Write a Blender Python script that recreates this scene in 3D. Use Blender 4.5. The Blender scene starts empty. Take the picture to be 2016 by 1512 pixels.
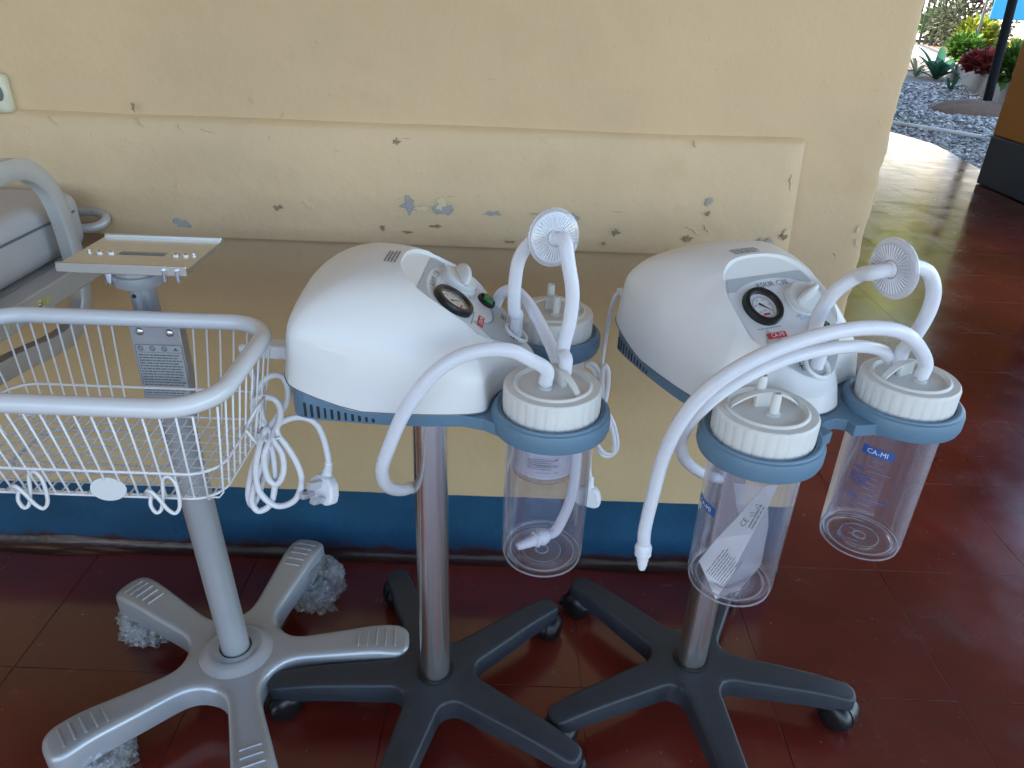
import bpy, bmesh, math, random
from mathutils import Vector, Matrix, noise
from mathutils.geometry import tessellate_polygon
random.seed(7)
rad = math.radians
PI = math.pi
SC = bpy.context.scene
COL = SC.collection

# ------------------------------------------------------------------ camera
CAM_H, PITCH, ROLL, FPX = 1.25, rad(28.2), 0.037, 1450.0
cd = bpy.data.cameras.new('camera')
cam = bpy.data.objects.new('camera', cd)
COL.objects.link(cam)
cF = Vector((0, math.cos(PITCH), -math.sin(PITCH)))
cU0 = Vector((0, math.sin(PITCH), math.cos(PITCH)))
cR0 = Vector((1, 0, 0))
cc = math.sqrt(1 - ROLL * ROLL)
cR = cR0 * cc + cU0 * ROLL
cU = cU0 * cc - cR0 * ROLL
cam.matrix_world = Matrix(((cR.x, cU.x, -cF.x, 0), (cR.y, cU.y, -cF.y, 0), (cR.z, cU.z, -cF.z, CAM_H), (0, 0, 0, 1)))
cd.sensor_fit = 'HORIZONTAL'
cd.sensor_width = 36.0
cd.lens = 36.0 * FPX / 2016.0
cd.clip_start = 0.02
cd.clip_end = 500
SC.camera = cam

# ------------------------------------------------------------------ sky, sun, exposure
SUN_EL, SUN_AZ = rad(36), rad(-76)          # azimuth measured from +y towards +x : sun stands behind the building, to the left
w = bpy.data.worlds.new('World')
SC.world = w
w.use_nodes = True
nt = w.node_tree
bg = nt.nodes['Background']
sky = nt.nodes.new('ShaderNodeTexSky')
sky.sky_type = 'NISHITA'
sky.sun_disc = False
sky.sun_elevation = SUN_EL
sky.sun_rotation = SUN_AZ
nt.links.new(sky.outputs[0], bg.inputs[0])
bg.inputs[1].default_value = 0.12
sd = bpy.data.lights.new('sun', 'SUN')
sd.energy = 3.6
sd.angle = rad(0.5)
sd.color = (1.0, 0.94, 0.85)
sun = bpy.data.objects.new('sun', sd)
COL.objects.link(sun)
sdir = Vector((math.sin(SUN_AZ) * math.cos(SUN_EL), math.cos(SUN_AZ) * math.cos(SUN_EL), math.sin(SUN_EL)))
sun.rotation_euler = sdir.to_track_quat('Z', 'Y').to_euler()
sun.location = (0, 0, 20)
SC.view_settings.view_transform = 'Standard'
SC.view_settings.look = 'None'
SC.view_settings.gamma = 1.0
SC.view_settings.use_curve_mapping = False
SC.view_settings.exposure = 2.65
SC.render.engine = 'CYCLES'
SC.cycles.use_denoising = True
SC.cycles.max_bounces = 12
SC.cycles.diffuse_bounces = 4
SC.cycles.transparent_max_bounces = 24

# ------------------------------------------------------------------ photo geometry helpers (used to measure where things stand)
def ray(px, py):
    dx, dy = px - 1008, py - 756
    a = dx * cc + dy * ROLL
    b = -dx * ROLL + dy * cc
    return cF + cR0 * (a / FPX) - cU0 * (b / FPX)
CAMP = Vector((0, 0, CAM_H))
def atz(px, py, z):
    d = ray(px, py)
    return CAMP + d * ((z - CAM_H) / d.z)
def aty(px, py, y):
    d = ray(px, py)
    return CAMP + d * (y / d.y)

# ------------------------------------------------------------------ materials
MATS = {}
def mat(name, col, rough=0.5, metal=0.0, spec=0.5, noise_amt=0.0, noise_scale=30.0, bump=0.0, bump_scale=60.0, coat=0.0, rough_var=0.0, sub=0.0, trans=0.0, emis=None):
    m = bpy.data.materials.new(name)
    m.use_nodes = True
    n = m.node_tree.nodes
    l = m.node_tree.links
    p = n['Principled BSDF']
    p.inputs['Base Color'].default_value = (*col, 1)
    p.inputs['Roughness'].default_value = rough
    p.inputs['Metallic'].default_value = metal
    p.inputs['Specular IOR Level'].default_value = spec
    p.inputs['Coat Weight'].default_value = coat
    p.inputs['Coat Roughness'].default_value = 0.08
    if sub:
        p.inputs['Subsurface Weight'].default_value = sub
        p.inputs['Subsurface Radius'].default_value = (0.01, 0.01, 0.012)
        p.inputs['Subsurface Scale'].default_value = 1.0
    if trans:
        p.inputs['Transmission Weight'].default_value = trans
    tc = n.new('ShaderNodeTexCoord')
    if noise_amt or rough_var:
        t = n.new('ShaderNodeTexNoise')
        t.inputs['Scale'].default_value = noise_scale
        t.inputs['Detail'].default_value = 6
        l.new(tc.outputs['Object'], t.inputs['Vector'])
        if noise_amt:
            mx = n.new('ShaderNodeMix')
            mx.data_type = 'RGBA'
            mx.inputs[6].default_value = (*[max(0, c * (1 - noise_amt)) for c in col], 1)
            mx.inputs[7].default_value = (*[min(1, c * (1 + noise_amt)) for c in col], 1)
            l.new(t.outputs['Fac'], mx.inputs[0])
            l.new(mx.outputs[2], p.inputs['Base Color'])
        if rough_var:
            mr = n.new('ShaderNodeMapRange')
            mr.inputs['From Min'].default_value = 0.3
            mr.inputs['From Max'].default_value = 0.7
            mr.inputs['To Min'].default_value = max(0.02, rough - rough_var)
            mr.inputs['To Max'].default_value = rough + rough_var
            l.new(t.outputs['Fac'], mr.inputs['Value'])
            l.new(mr.outputs[0], p.inputs['Roughness'])
    if bump:
        t2 = n.new('ShaderNodeTexNoise')
        t2.inputs['Scale'].default_value = bump_scale
        t2.inputs['Detail'].default_value = 5
        l.new(tc.outputs['Object'], t2.inputs['Vector'])
        b = n.new('ShaderNodeBump')
        b.inputs['Strength'].default_value = bump
        b.inputs['Distance'].default_value = 0.004
        l.new(t2.outputs['Fac'], b.inputs['Height'])
        l.new(b.outputs[0], p.inputs['Normal'])
    MATS[name] = m
    return m

class NB:
    """small node-building helper"""
    def __init__(s, name):
        s.m = bpy.data.materials.new(name); s.m.use_nodes = True
        s.n = s.m.node_tree.nodes; s.l = s.m.node_tree.links
        s.p = s.n['Principled BSDF']; s.out = s.n['Material Output']
        s.tc = s.n.new('ShaderNodeTexCoord')
        MATS[name] = s.m
    def node(s, t, **kw):
        nd = s.n.new(t)
        for k, v in kw.items():
            if k in nd.inputs: nd.inputs[k].default_value = v
            else: setattr(nd, k, v)
        return nd
    def noise(s, scale, detail=5, rough=0.5, vec=None, dist=0.0):
        t = s.node('ShaderNodeTexNoise', Scale=scale, Detail=detail, Roughness=rough, Distortion=dist)
        s.l.new(vec if vec else s.tc.outputs['Object'], t.inputs['Vector'])
        return t.outputs['Fac']
    def ramp(s, fac, a, b, lo=0.0, hi=1.0, smooth=True):
        r = s.node('ShaderNodeMapRange')
        if smooth: r.interpolation_type = 'SMOOTHSTEP'
        r.inputs['From Min'].default_value = a; r.inputs['From Max'].default_value = b
        r.inputs['To Min'].default_value = lo; r.inputs['To Max'].default_value = hi
        s.l.new(fac, r.inputs['Value'])
        return r.outputs[0]
    def mix(s, fac, a, b):
        x = s.node('ShaderNodeMix', data_type='RGBA')
        for i, v in ((0, fac), (6, a), (7, b)):
            if hasattr(v, 'is_linked'): s.l.new(v, x.inputs[i])
            elif i == 0: x.inputs[0].default_value = v
            else: x.inputs[i].default_value = (*v, 1)
        return x.outputs[2]
    def math(s, op, a, b=0.0):
        x = s.node('ShaderNodeMath', operation=op)
        for i, v in ((0, a), (1, b)):
            if hasattr(v, 'is_linked'): s.l.new(v, x.inputs[i])
            else: x.inputs[i].default_value = v
        return x.outputs[0]
    def sep(s, vec=None):
        x = s.node('ShaderNodeSeparateXYZ'); s.l.new(vec if vec else s.tc.outputs['Object'], x.inputs[0]); return x
    def mapped(s, scale=(1, 1, 1), rot=(0, 0, 0)):
        x = s.node('ShaderNodeMapping'); x.inputs['Scale'].default_value = scale; x.inputs['Rotation'].default_value = rot
        s.l.new(s.tc.outputs['Object'], x.inputs['Vector']); return x.outputs[0]
    def bump(s, h, strength=0.3, dist=0.004, prev=None):
        b = s.node('ShaderNodeBump', Strength=strength, Distance=dist); s.l.new(h, b.inputs['Height'])
        if prev: s.l.new(prev, b.inputs['Normal'])
        return b.outputs[0]

def wall_material(name, base, band=None):
    q = NB(name)
    n1 = q.noise(2.2, 4); n2 = q.noise(9, 6, .6); n3 = q.noise(140, 4); n4 = q.noise(34, 5, .6)
    col = q.mix(q.ramp(n1, .3, .7), tuple(c * .90 for c in base), tuple(min(1, c * 1.06) for c in base))
    col = q.mix(q.ramp(n2, .55, .8, 0, .30), col, (base[0] * .72, base[1] * .68, base[2] * .62))
    # thin scuff marks, stretched along the wall
    sv = q.mapped((7, 7, 60))
    sc = q.ramp(q.noise(1.0, 5, .7, vec=sv), .68, .72)
    col = q.mix(q.math('MULTIPLY', sc, .45), col, (.17, .13, .085))
    if band:
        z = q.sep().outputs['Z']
        # the wall below the rail is mixed towards a browner tan
        lower_tan = q.ramp(q.math('ADD', z, q.math('MULTIPLY', q.math('SUBTRACT', q.noise(3, 4), .5), .02)), .80, .83, 1, 0)
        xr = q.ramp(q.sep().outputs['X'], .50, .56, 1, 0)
        col = q.mix(q.math('MULTIPLY', q.math('MULTIPLY', lower_tan, xr), .8), col, q.mix(q.ramp(n1, .3, .7), (.48, .34, .180), (.53, .38, .210)))
        e = q.math('ADD', z, q.math('MULTIPLY', q.math('SUBTRACT', q.noise(24, 4), .5), .004))
        fac = q.ramp(e, .1965, .1985)
        # worn lower edge, red floor polish splashed up over the blue
        e2 = q.math('ADD', z, q.math('MULTIPLY', q.math('SUBTRACT', q.noise(11, 6, .65), .5), .085))
        pol = q.ramp(e2, .018, .052, 1, 0)
        blue = q.mix(q.ramp(q.noise(6, 5), .3, .7), tuple(c * .8 for c in band), tuple(c * 1.15 for c in band))
        chip = q.ramp(q.noise(75, 4, .6), .70, .73)
        blue = q.mix(q.math('MULTIPLY', chip, .6), blue, (.10, .17, .25))
        blue = q.mix(pol, blue, (.045, .012, .010))
        col = q.mix(fac, blue, col)
        rr = q.mix(fac, (.40, .40, .40), (.55, .55, .55))
        q.l.new(rr, q.p.inputs['Roughness'])
    else:
        q.p.inputs['Roughness'].default_value = .42
    q.l.new(col, q.p.inputs['Base Color'])
    b0 = q.bump(n2, .25, .010)
    b1 = q.bump(q.ramp(n4, .25, .75), .11, .006, b0)
    b2 = q.bump(n3, .05, .003, b1)
    # drips and raised paint blobs
    bl = q.ramp(q.noise(46, 3, .5), .66, .74)
    b3 = q.bump(bl, .25, .003, b2)
    q.l.new(b3, q.p.inputs['Normal'])
    q.p.inputs['Specular IOR Level'].default_value = .4
    return q.m

CREAM = (.585, .425, .250)
BLUE = (.014, .066, .128)
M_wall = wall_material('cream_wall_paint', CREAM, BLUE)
M_dado = wall_material('cream_panel_paint', CREAM)

def floor_material():
    q = NB('red_floor_polish')
    wv = q.node('ShaderNodeNewGeometry').outputs['Position']
    def nz(sc, d=5, r=.5): return q.noise(sc, d, r, vec=wv)
    col = q.mix(q.ramp(nz(1.3, 5), .3, .7), (.105, .0135, .0085), (.225, .032, .020))
    col = q.mix(q.ramp(nz(5.5, 7, .65), .45, .75, 0, .55), col, (.095, .024, .016))
    col = q.mix(q.ramp(nz(14, 6, .7), .60, .78, 0, .5), col, (.26, .070, .048))
    # dust specks and pale scuffs
    sp = q.ramp(nz(80, 4, .55), .70, .74)
    col = q.mix(q.math('MULTIPLY', sp, .6), col, (.32, .22, .18))
    mp = q.node('ShaderNodeMapping'); mp.inputs['Scale'].default_value = (9, 55, 1); mp.inputs['Rotation'].default_value = (0, 0, .7)
    q.l.new(wv, mp.inputs['Vector'])
    sc = q.ramp(q.noise(1, 6, .7, vec=mp.outputs[0]), .66, .74)
    col = q.mix(q.math('MULTIPLY', sc, .35), col, (.20, .10, .08))
    q.l.new(col, q.p.inputs['Base Color'])
    r = q.math('ADD', q.ramp(nz(4.5, 6, .62), .3, .75, .11, .31), q.math('MULTIPLY', q.math('ADD', sp, sc), .2))
    q.l.new(r, q.p.inputs['Roughness'])
    b1 = q.bump(nz(7, 4), .10, .008)
    b2 = q.bump(nz(120, 4), .03, .002, b1)
    q.l.new(b2, q.p.inputs['Normal'])
    q.p.inputs['Specular IOR Level'].default_value = .6
    q.p.inputs['Coat Weight'].default_value = .5
    q.p.inputs['Coat Roughness'].default_value = .14
    q.l.new(b2, q.p.inputs['Coat Normal'])
    return q.m
M_floor = floor_material()

mat('white_shell', (.74, .735, .73), .34, noise_amt=.02, noise_scale=7, rough_var=.04, spec=.45)
mat('blue_plastic', (.115, .205, .290), .42, noise_amt=.06, noise_scale=25, bump=.05, bump_scale=600)
mat('lid_plastic', (.66, .65, .62), .48, noise_amt=.04, noise_scale=30, bump=.05, bump_scale=500)
mat('dark_plastic', (.026, .030, .038), .48, noise_amt=.35, noise_scale=35, bump=.12, bump_scale=900, rough_var=.06)
mat('black_plastic', (.010, .010, .011), .32, noise_amt=.2)
mat('silver_paint', (.43, .44, .46), .33, metal=.40, noise_amt=.05, noise_scale=20, rough_var=.05)
mat('aluminium', (.62, .60, .57), .34, metal=.9, noise_amt=.05, noise_scale=80)
mat('chrome', (.75, .75, .76), .12, metal=1.0)
mat('white_wire', (.72, .72, .73), .30, coat=.2)
mat('white_rim', (.64, .65, .67), .24, coat=.3, noise_amt=.02)
mat('cord_white', (.74, .74, .78), .38, noise_amt=.03)
mat('panel_grey', (.66, .67, .68), .40, noise_amt=.02)
mat('panel_band', (.40, .43, .45), .40)
mat('ink', (.015, .015, .02), .5)
mat('ink_blue', (.02, .09, .34), .5)
mat('ink_blue_pale', (.18, .30, .55), .5)
mat('ink_red', (.52, .025, .025), .45)
mat('ink_grey', (.14, .15, .17), .5)
mat('print_white', (.85, .85, .85), .5)
mat('gauge_face', (.80, .80, .82), .4)
mat('knob_plastic', (.66, .67, .66), .32)
mat('green_lens', (.02, .16, .03), .22)
mat('grey_vinyl', (.47, .46, .47), .48, noise_amt=.06, noise_scale=12, bump=.12, bump_scale=220)
mat('tube_frame', (.50, .50, .49), .36, metal=.25, noise_amt=.08, noise_scale=18)
mat('chip_grey', (.33, .31, .29), .7, noise_amt=.15, noise_scale=60, bump=.3, bump_scale=90)
mat('chip_dark', (.27, .195, .12), .8, noise_amt=.3, noise_scale=90)
mat('chip_cream', (.60, .49, .31), .55, noise_amt=.1, noise_scale=60)
mat('marker_yellow', (.62, .60, .10), .6)
mat('fixture', (.62, .60, .46), .55, noise_amt=.25, noise_scale=40, bump=.3, bump_scale=70)
mat('fixture_hole', (.13, .14, .14), .6, noise_amt=.4, noise_scale=90)
mat('pier_yellow', (.36, .17, .035), .55, noise_amt=.12, noise_scale=5, bump=.2, bump_scale=30)
mat('pier_blue', (.012, .036, .080), .5, noise_amt=.2, noise_scale=6, bump=.2, bump_scale=30)
mat('concrete', (.24, .225, .205), .85, noise_amt=.2, noise_scale=14, bump=.4, bump_scale=60)
mat('ground_soil', (.16, .13, .10), .95, noise_amt=.35, noise_scale=1.3, bump=.4, bump_scale=18)
mat('mound_soil', (.16, .10, .062), .95, noise_amt=.45, noise_scale=22, bump=.6, bump_scale=60)
mat('stone_a', (.36, .35, .32), .8, noise_amt=.35, noise_scale=3)
mat('stone_b', (.135, .13, .12), .8, noise_amt=.35, noise_scale=3)
mat('stone_c', (.66, .64, .59), .8, noise_amt=.3, noise_scale=3)
mat('white_pipe', (.82, .82, .80), .4, noise_amt=.06)
mat('post_black', (.008, .009, .011), .8, spec=.2)
mat('bark', (.075, .055, .04), .9, noise_amt=.3, noise_scale=12)
mat('white_plaster', (.82, .81, .78), .7, noise_amt=.04, noise_scale=3)
mat('ceiling_white', (.62, .58, .50), .8, noise_amt=.04, noise_scale=3)
mat('far_yellow', (.74, .72, .64), .8, noise_amt=.06, noise_scale=2)
mat('far_roof', (.20, .09, .06), .8, noise_amt=.2, noise_scale=6)
mat('pane_dark', (.03, .035, .04), .1)
mat('blue_panel', (.02, .24, .55), .4, noise_amt=.1)
mat('fence_paint', (.10, .095, .09), .6, noise_amt=.2)

def leaf_mat(name, col, rough=.45, var=.45):
    q = NB(name)
    oi = q.node('ShaderNodeNewGeometry')
    rnd = oi.outputs['Random Per Island']
    c = q.mix(rnd, tuple(x * (1 - var) for x in col), tuple(min(1, x * (1 + var)) for x in col))
    q.l.new(c, q.p.inputs['Base Color'])
    q.p.inputs['Roughness'].default_value = rough
    tr = q.node('ShaderNodeBsdfTranslucent'); q.l.new(c, tr.inputs['Color'])
    mx = q.node('ShaderNodeMixShader'); mx.inputs[0].default_value = .30
    q.l.new(q.p.outputs[0], mx.inputs[1]); q.l.new(tr.outputs[0], mx.inputs[2]); q.l.new(mx.outputs[0], q.out.inputs[0])
    return q.m
leaf_mat('leaf_strap', (.035, .115, .062), .35, .35)
leaf_mat('leaf_green', (.075, .16, .025), .5)
leaf_mat('leaf_lime', (.24, .27, .03), .5)
leaf_mat('leaf_red', (.22, .038, .03), .5)
leaf_mat('leaf_dusty', (.12, .14, .085), .6)
leaf_mat('leaf_plum', (.11, .06, .065), .6)
leaf_mat('leaf_dry', (.38, .38, .24), .6)
leaf_mat('leaf_tree', (.30, .36, .06), .5)

def clear_plastic(name, tint=(.955, .955, .975), gl=.06, rough=.03, ior=1.5, milky=0.0):
    q = NB(name)
    q.n.remove(q.p)
    t = q.node('ShaderNodeBsdfTransparent'); t.inputs[0].default_value = (*tint, 1)
    g = q.node('ShaderNodeBsdfGlossy'); g.inputs['Roughness'].default_value = rough; g.inputs[0].default_value = (1, 1, 1, 1)
    lf = q.node('ShaderNodeLayerWeight'); lf.inputs['Blend'].default_value = .5
    frs = q.math('ADD', q.math('MULTIPLY', q.math('POWER', lf.outputs['Facing'], 2.6), .62), .05)
    base = t.outputs[0]
    if milky:
        d = q.node('ShaderNodeBsdfDiffuse'); d.inputs[0].default_value = (.85, .86, .9, 1)
        tl = q.node('ShaderNodeBsdfTranslucent'); tl.inputs[0].default_value = (.85, .86, .9, 1)
        a = q.node('ShaderNodeAddShader') if False else q.node('ShaderNodeMixShader')
        a.inputs[0].default_value = .4
        q.l.new(d.outputs[0], a.inputs[1]); q.l.new(tl.outputs[0], a.inputs[2])
        m0 = q.node('ShaderNodeMixShader')
        lw = q.node('ShaderNodeLayerWeight'); lw.inputs['Blend'].default_value = .35
        f0 = q.math('MINIMUM', q.math('ADD', q.math('MULTIPLY', q.math('POWER', lw.outputs['Facing'], 3.0), .55 if milky > .1 else .28), milky), 1.0)
        q.l.new(f0, m0.inputs[0]); q.l.new(t.outputs[0], m0.inputs[1]); q.l.new(a.outputs[0], m0.inputs[2])
        base = m0.outputs[0]
    mx = q.node('ShaderNodeMixShader')
    q.l.new(frs, mx.inputs[0]); q.l.new(base, mx.inputs[1]); q.l.new(g.outputs[0], mx.inputs[2])
    q.l.new(mx.outputs[0], q.out.inputs[0])
    return q.m
clear_plastic('jar_clear', (.955, .955, .975), rough=.06, milky=.012)
clear_plastic('ring_highlight', (.95, .95, .97), rough=.08, milky=.30)  # milky tint paints a bright highlight onto the moulded jar-base rings
clear_plastic('filter_clear', (.95, .95, .97), milky=.42)
clear_plastic('pin_cover', (.9, .9, .95), milky=.5)
clear_plastic('sachet_film', (.95, .95, .97), rough=.25, milky=.34)
clear_plastic('gauge_glass', (.97, .97, .97), rough=.02)

def tube_mat():
    q = NB('silicone_tube')
    q.p.inputs['Base Color'].default_value = (.76, .77, .83, 1)
    q.p.inputs['Roughness'].default_value = .30
    q.p.inputs['Subsurface Weight'].default_value = .35
    q.p.inputs['Subsurface Radius'].default_value = (.012, .012, .014)
    q.p.inputs['Subsurface Scale'].default_value = 1.0
    lw = q.node('ShaderNodeLayerWeight'); lw.inputs['Blend'].default_value = .5
    t = q.node('ShaderNodeBsdfTransparent')
    mx = q.node('ShaderNodeMixShader')
    q.l.new(q.ramp(lw.outputs['Facing'], 0, .55, .76, 1.0), mx.inputs[0])
    q.l.new(t.outputs[0], mx.inputs[1]); q.l.new(q.p.outputs[0], mx.inputs[2]); q.l.new(mx.outputs[0], q.out.inputs[0])
    return q.m
tube_mat()

def steel_mat():
    q = NB('brushed_steel')
    q.p.inputs['Base Color'].default_value = (.82, .79, .74, 1)
    q.p.inputs['Metallic'].default_value = 1
    q.p.inputs['Roughness'].default_value = .24
    tg = q.node('ShaderNodeTangent'); tg.direction_type = 'RADIAL'; tg.axis = 'Z'
    q.l.new(tg.outputs[0], q.p.inputs['Tangent'])
    q.p.inputs['Anisotropic'].default_value = .75
    q.p.inputs['Anisotropic Rotation'].default_value = .25
    return q.m
steel_mat()

def bubble_mat():
    q = NB('bubble_wrap_film')
    q.n.remove(q.p)
    v = q.node('ShaderNodeTexVoronoi'); v.inputs['Scale'].default_value = 120
    q.l.new(q.tc.outputs['Object'], v.inputs['Vector'])
    b1 = q.bump(q.ramp(v.outputs['Distance'], .1, .55, 1, 0), .7, .003)
    b2 = q.bump(q.noise(70, 3, .6), .5, .004, b1)
    t = q.node('ShaderNodeBsdfTransparent'); t.inputs[0].default_value = (.93, .94, .95, 1)
    d = q.node('ShaderNodeBsdfDiffuse'); d.inputs[0].default_value = (.82, .84, .86, 1)
    tl = q.node('ShaderNodeBsdfTranslucent'); tl.inputs[0].default_value = (.82, .84, .86, 1)
    g = q.node('ShaderNodeBsdfGlossy'); g.inputs['Roughness'].default_value = .10
    for x in (d, g): q.l.new(b2, x.inputs['Normal'])
    m0 = q.node('ShaderNodeMixShader'); m0.inputs[0].default_value = .4
    q.l.new(d.outputs[0], m0.inputs[1]); q.l.new(tl.outputs[0], m0.inputs[2])
    lw = q.node('ShaderNodeLayerWeight'); lw.inputs['Blend'].default_value = .4; q.l.new(b2, lw.inputs['Normal'])
    m1 = q.node('ShaderNodeMixShader')
    q.l.new(q.math('ADD', q.math('MULTIPLY', lw.outputs['Facing'], .45), q.ramp(q.noise(30, 4, .6), .35, .65, .05, .28)), m1.inputs[0])
    q.l.new(t.outputs[0], m1.inputs[1]); q.l.new(m0.outputs[0], m1.inputs[2])
    m2 = q.node('ShaderNodeMixShader')
    q.l.new(q.math('ADD', q.math('MULTIPLY', q.math('POWER', lw.outputs['Facing'], 3.0), .5), .07), m2.inputs[0])
    q.l.new(m1.outputs[0], m2.inputs[1]); q.l.new(g.outputs[0], m2.inputs[2])
    q.l.new(m2.outputs[0], q.out.inputs[0])
    return q.m
bubble_mat()

# ------------------------------------------------------------------ object helpers
def link(o, parent=None):
    COL.objects.link(o)
    if parent is not None: o.parent = parent
    return o
def tag(o, label=None, cat=None, group=None, kind=None):
    if label: o['label'] = label
    if cat: o['category'] = cat
    if group: o['group'] = group
    if kind: o['kind'] = kind
    return o
def thing(name, label, cat, loc=(0, 0, 0), rz=0.0, group=None):
    o = bpy.data.objects.new(name, None)
    o.empty_display_size = .05
    link(o)
    o.location = loc
    o.rotation_euler = (0, 0, rz)
    return tag(o, label, cat, group)
def obj(name, me, m=None, parent=None, loc=None, rot=None, smooth=None):
    o = bpy.data.objects.new(name, me)
    if m is not None and not me.materials: me.materials.append(MATS[m] if isinstance(m, str) else m)
    link(o, parent)
    if loc is not None: o.location = loc
    if rot is not None: o.rotation_euler = rot
    if smooth is not None: shade(me, smooth)
    return o
def shade(me, ang=35):
    bm = bmesh.new(); bm.from_mesh(me)
    for f in bm.faces: f.smooth = True
    if ang < 180:
        for e in bm.edges:
            if len(e.link_faces) == 2: e.smooth = e.calc_face_angle(0) < rad(ang)
    bm.to_mesh(me); bm.free()
def mk(name, verts, faces, recalc=True):
    me = bpy.data.meshes.new(name)
    me.from_pydata([tuple(v) for v in verts], [], faces)
    me.update()
    if recalc:
        bm = bmesh.new(); bm.from_mesh(me)
        bmesh.ops.remove_doubles(bm, verts=bm.verts, dist=1e-6)
        bmesh.ops.recalc_face_normals(bm, faces=bm.faces)
        bm.to_mesh(me); bm.free()
    return me
def join(*parts):
    V, F = [], []
    for v, f in parts:
        o = len(V); V += list(v); F += [[i + o for i in q] for q in f]
    return V, F
def xf(vf, m):
    return [m @ Vector(v) for v in vf[0]], vf[1]
def boxvf(x0, x1, y0, y1, z0, z1):
    V = [(x, y, z) for x in (x0, x1) for y in (y0, y1) for z in (z0, z1)]
    F = [[0, 1, 3, 2], [4, 6, 7, 5], [0, 4, 5, 1], [2, 3, 7, 6], [0, 2, 6, 4], [1, 5, 7, 3]]
    return V, F
def bevelled(vf, w=.003, seg=2, name='box', ang=30):
    me = mk(name, *vf)
    bm = bmesh.new(); bm.from_mesh(me)
    es = [e for e in bm.edges if len(e.link_faces) == 2 and e.calc_face_angle(0) > rad(ang)]
    rs = bmesh.ops.bevel(bm, geom=es, offset=w, segments=seg, profile=.5, affect='EDGES', clamp_overlap=True)
    for f in rs['faces']: f.smooth = True      # the big faces stay flat, only the bevels are rounded
    bm.to_mesh(me); bm.free()
    return me
def lathevf(prof, seg=48, a0=0.0, a1=2 * PI):
    full = abs(a1 - a0 - 2 * PI) < 1e-6
    n = seg if full else seg + 1
    V, F = [], []
    for r, z in prof:
        for i in range(n):
            a = a0 + (a1 - a0) * i / seg
            V.append((r * math.cos(a), r * math.sin(a), z))
    for j in range(len(prof) - 1):
        for i in range(seg):
            i2 = (i + 1) % n if full else i + 1
            F.append([j * n + i, j * n + i2, (j + 1) * n + i2, (j + 1) * n + i])
    return V, F
def crom(pts, per=8, closed=False):
    P = [Vector(p) for p in pts]
    n = len(P)
    out = []
    rng = range(n) if closed else range(n - 1)
    for i in rng:
        if closed: p0, p1, p2, p3 = P[i - 1], P[i], P[(i + 1) % n], P[(i + 2) % n]
        else:
            p1, p2 = P[i], P[i + 1]
            p0 = P[i - 1] if i > 0 else p1 * 2 - p2
            p3 = P[i + 2] if i + 2 < n else p2 * 2 - p1
        for k in range(per):
            t = k / per
            out.append(.5 * ((2 * p1) + (p2 - p0) * t + (2 * p0 - 5 * p1 + 4 * p2 - p3) * t * t + (3 * p1 - p0 - 3 * p2 + p3) * t ** 3))
    if not closed: out.append(P[-1].copy())
    return out
def tubevf(pts, r, seg=10, closed=False, cap=True, square=False):
    P = [Vector(p) for p in pts]
    n = len(P)
    R = r if isinstance(r, (list, tuple)) else [r] * n
    T = []
    for i in range(n):
        a = P[i - 1] if (i > 0 or closed) else P[i]
        b = P[(i + 1) % n] if (i < n - 1 or closed) else P[i]
        T.append((b - a).normalized())
    up = Vector((0, 0, 1)) if abs(T[0].z) < .9 else Vector((1, 0, 0))
    N = (up - T[0] * up.dot(T[0])).normalized()
    V, F = [], []
    fr = []
    for i in range(n):
        if i: 
            N = N - T[i] * N.dot(T[i])
            N.normalize()
        fr.append((N.copy(), T[i].cross(N)))
    if closed:   # undo the twist round the loop
        a, b = fr[0]
        N2 = fr[-1][0] - T[0] * fr[-1][0].dot(T[0]); N2.normalize()
        tw = math.atan2(N2.dot(b), N2.dot(a))
        for i in range(n):
            q = -tw * i / n
            u, v = fr[i]
            fr[i] = (u * math.cos(q) + v * math.sin(q), v * math.cos(q) - u * math.sin(q))
    for i in range(n):
        u, v = fr[i]
        for k in range(seg):
            a = 2 * PI * k / seg + (PI / 4 if square else 0)
            V.append(P[i] + (u * math.cos(a) + v * math.sin(a)) * R[i])
    for i in range(n if closed else n - 1):
        j = (i + 1) % n
        for k in range(seg):
            k2 = (k + 1) % seg
            F.append([i * seg + k, i * seg + k2, j * seg + k2, j * seg + k])
    if cap and not closed:
        F.append(list(range(seg))[::-1]); F.append([(n - 1) * seg + k for k in range(seg)])
    return V, F
def rrect(x0, x1, y0, y1, r, n=6):
    out = []
    for cx, cy, a in ((x1 - r, y1 - r, 0), (x0 + r, y1 - r, PI / 2), (x0 + r, y0 + r, PI), (x1 - r, y0 + r, 1.5 * PI)):
        for k in range(n + 1):
            t = a + PI / 2 * k / n
            out.append((cx + r * math.cos(t), cy + r * math.sin(t)))
    return out
def prismvf(outline, z0, z1, zt=None):
    """closed prism over a 2D outline; zt optional function (x,y)->top z"""
    n = len(outline)
    V = [(x, y, z0) for x, y in outline] + [(x, y, (zt(x, y) if zt else z1)) for x, y in outline]
    F = [[i, (i + 1) % n, n + (i + 1) % n, n + i] for i in range(n)]
    tri = tessellate_polygon([[Vector((x, y, 0)) for x, y in outline]])
    F += [list(t) for t in tri] + [[i + n for i in t] for t in tri]
    return V, F
def sheetvf(outline3):
    n = len(outline3)
    tri = tessellate_polygon([[Vector(p) for p in outline3]])
    return [Vector(p) for p in outline3], [list(t) for t in tri]
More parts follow.
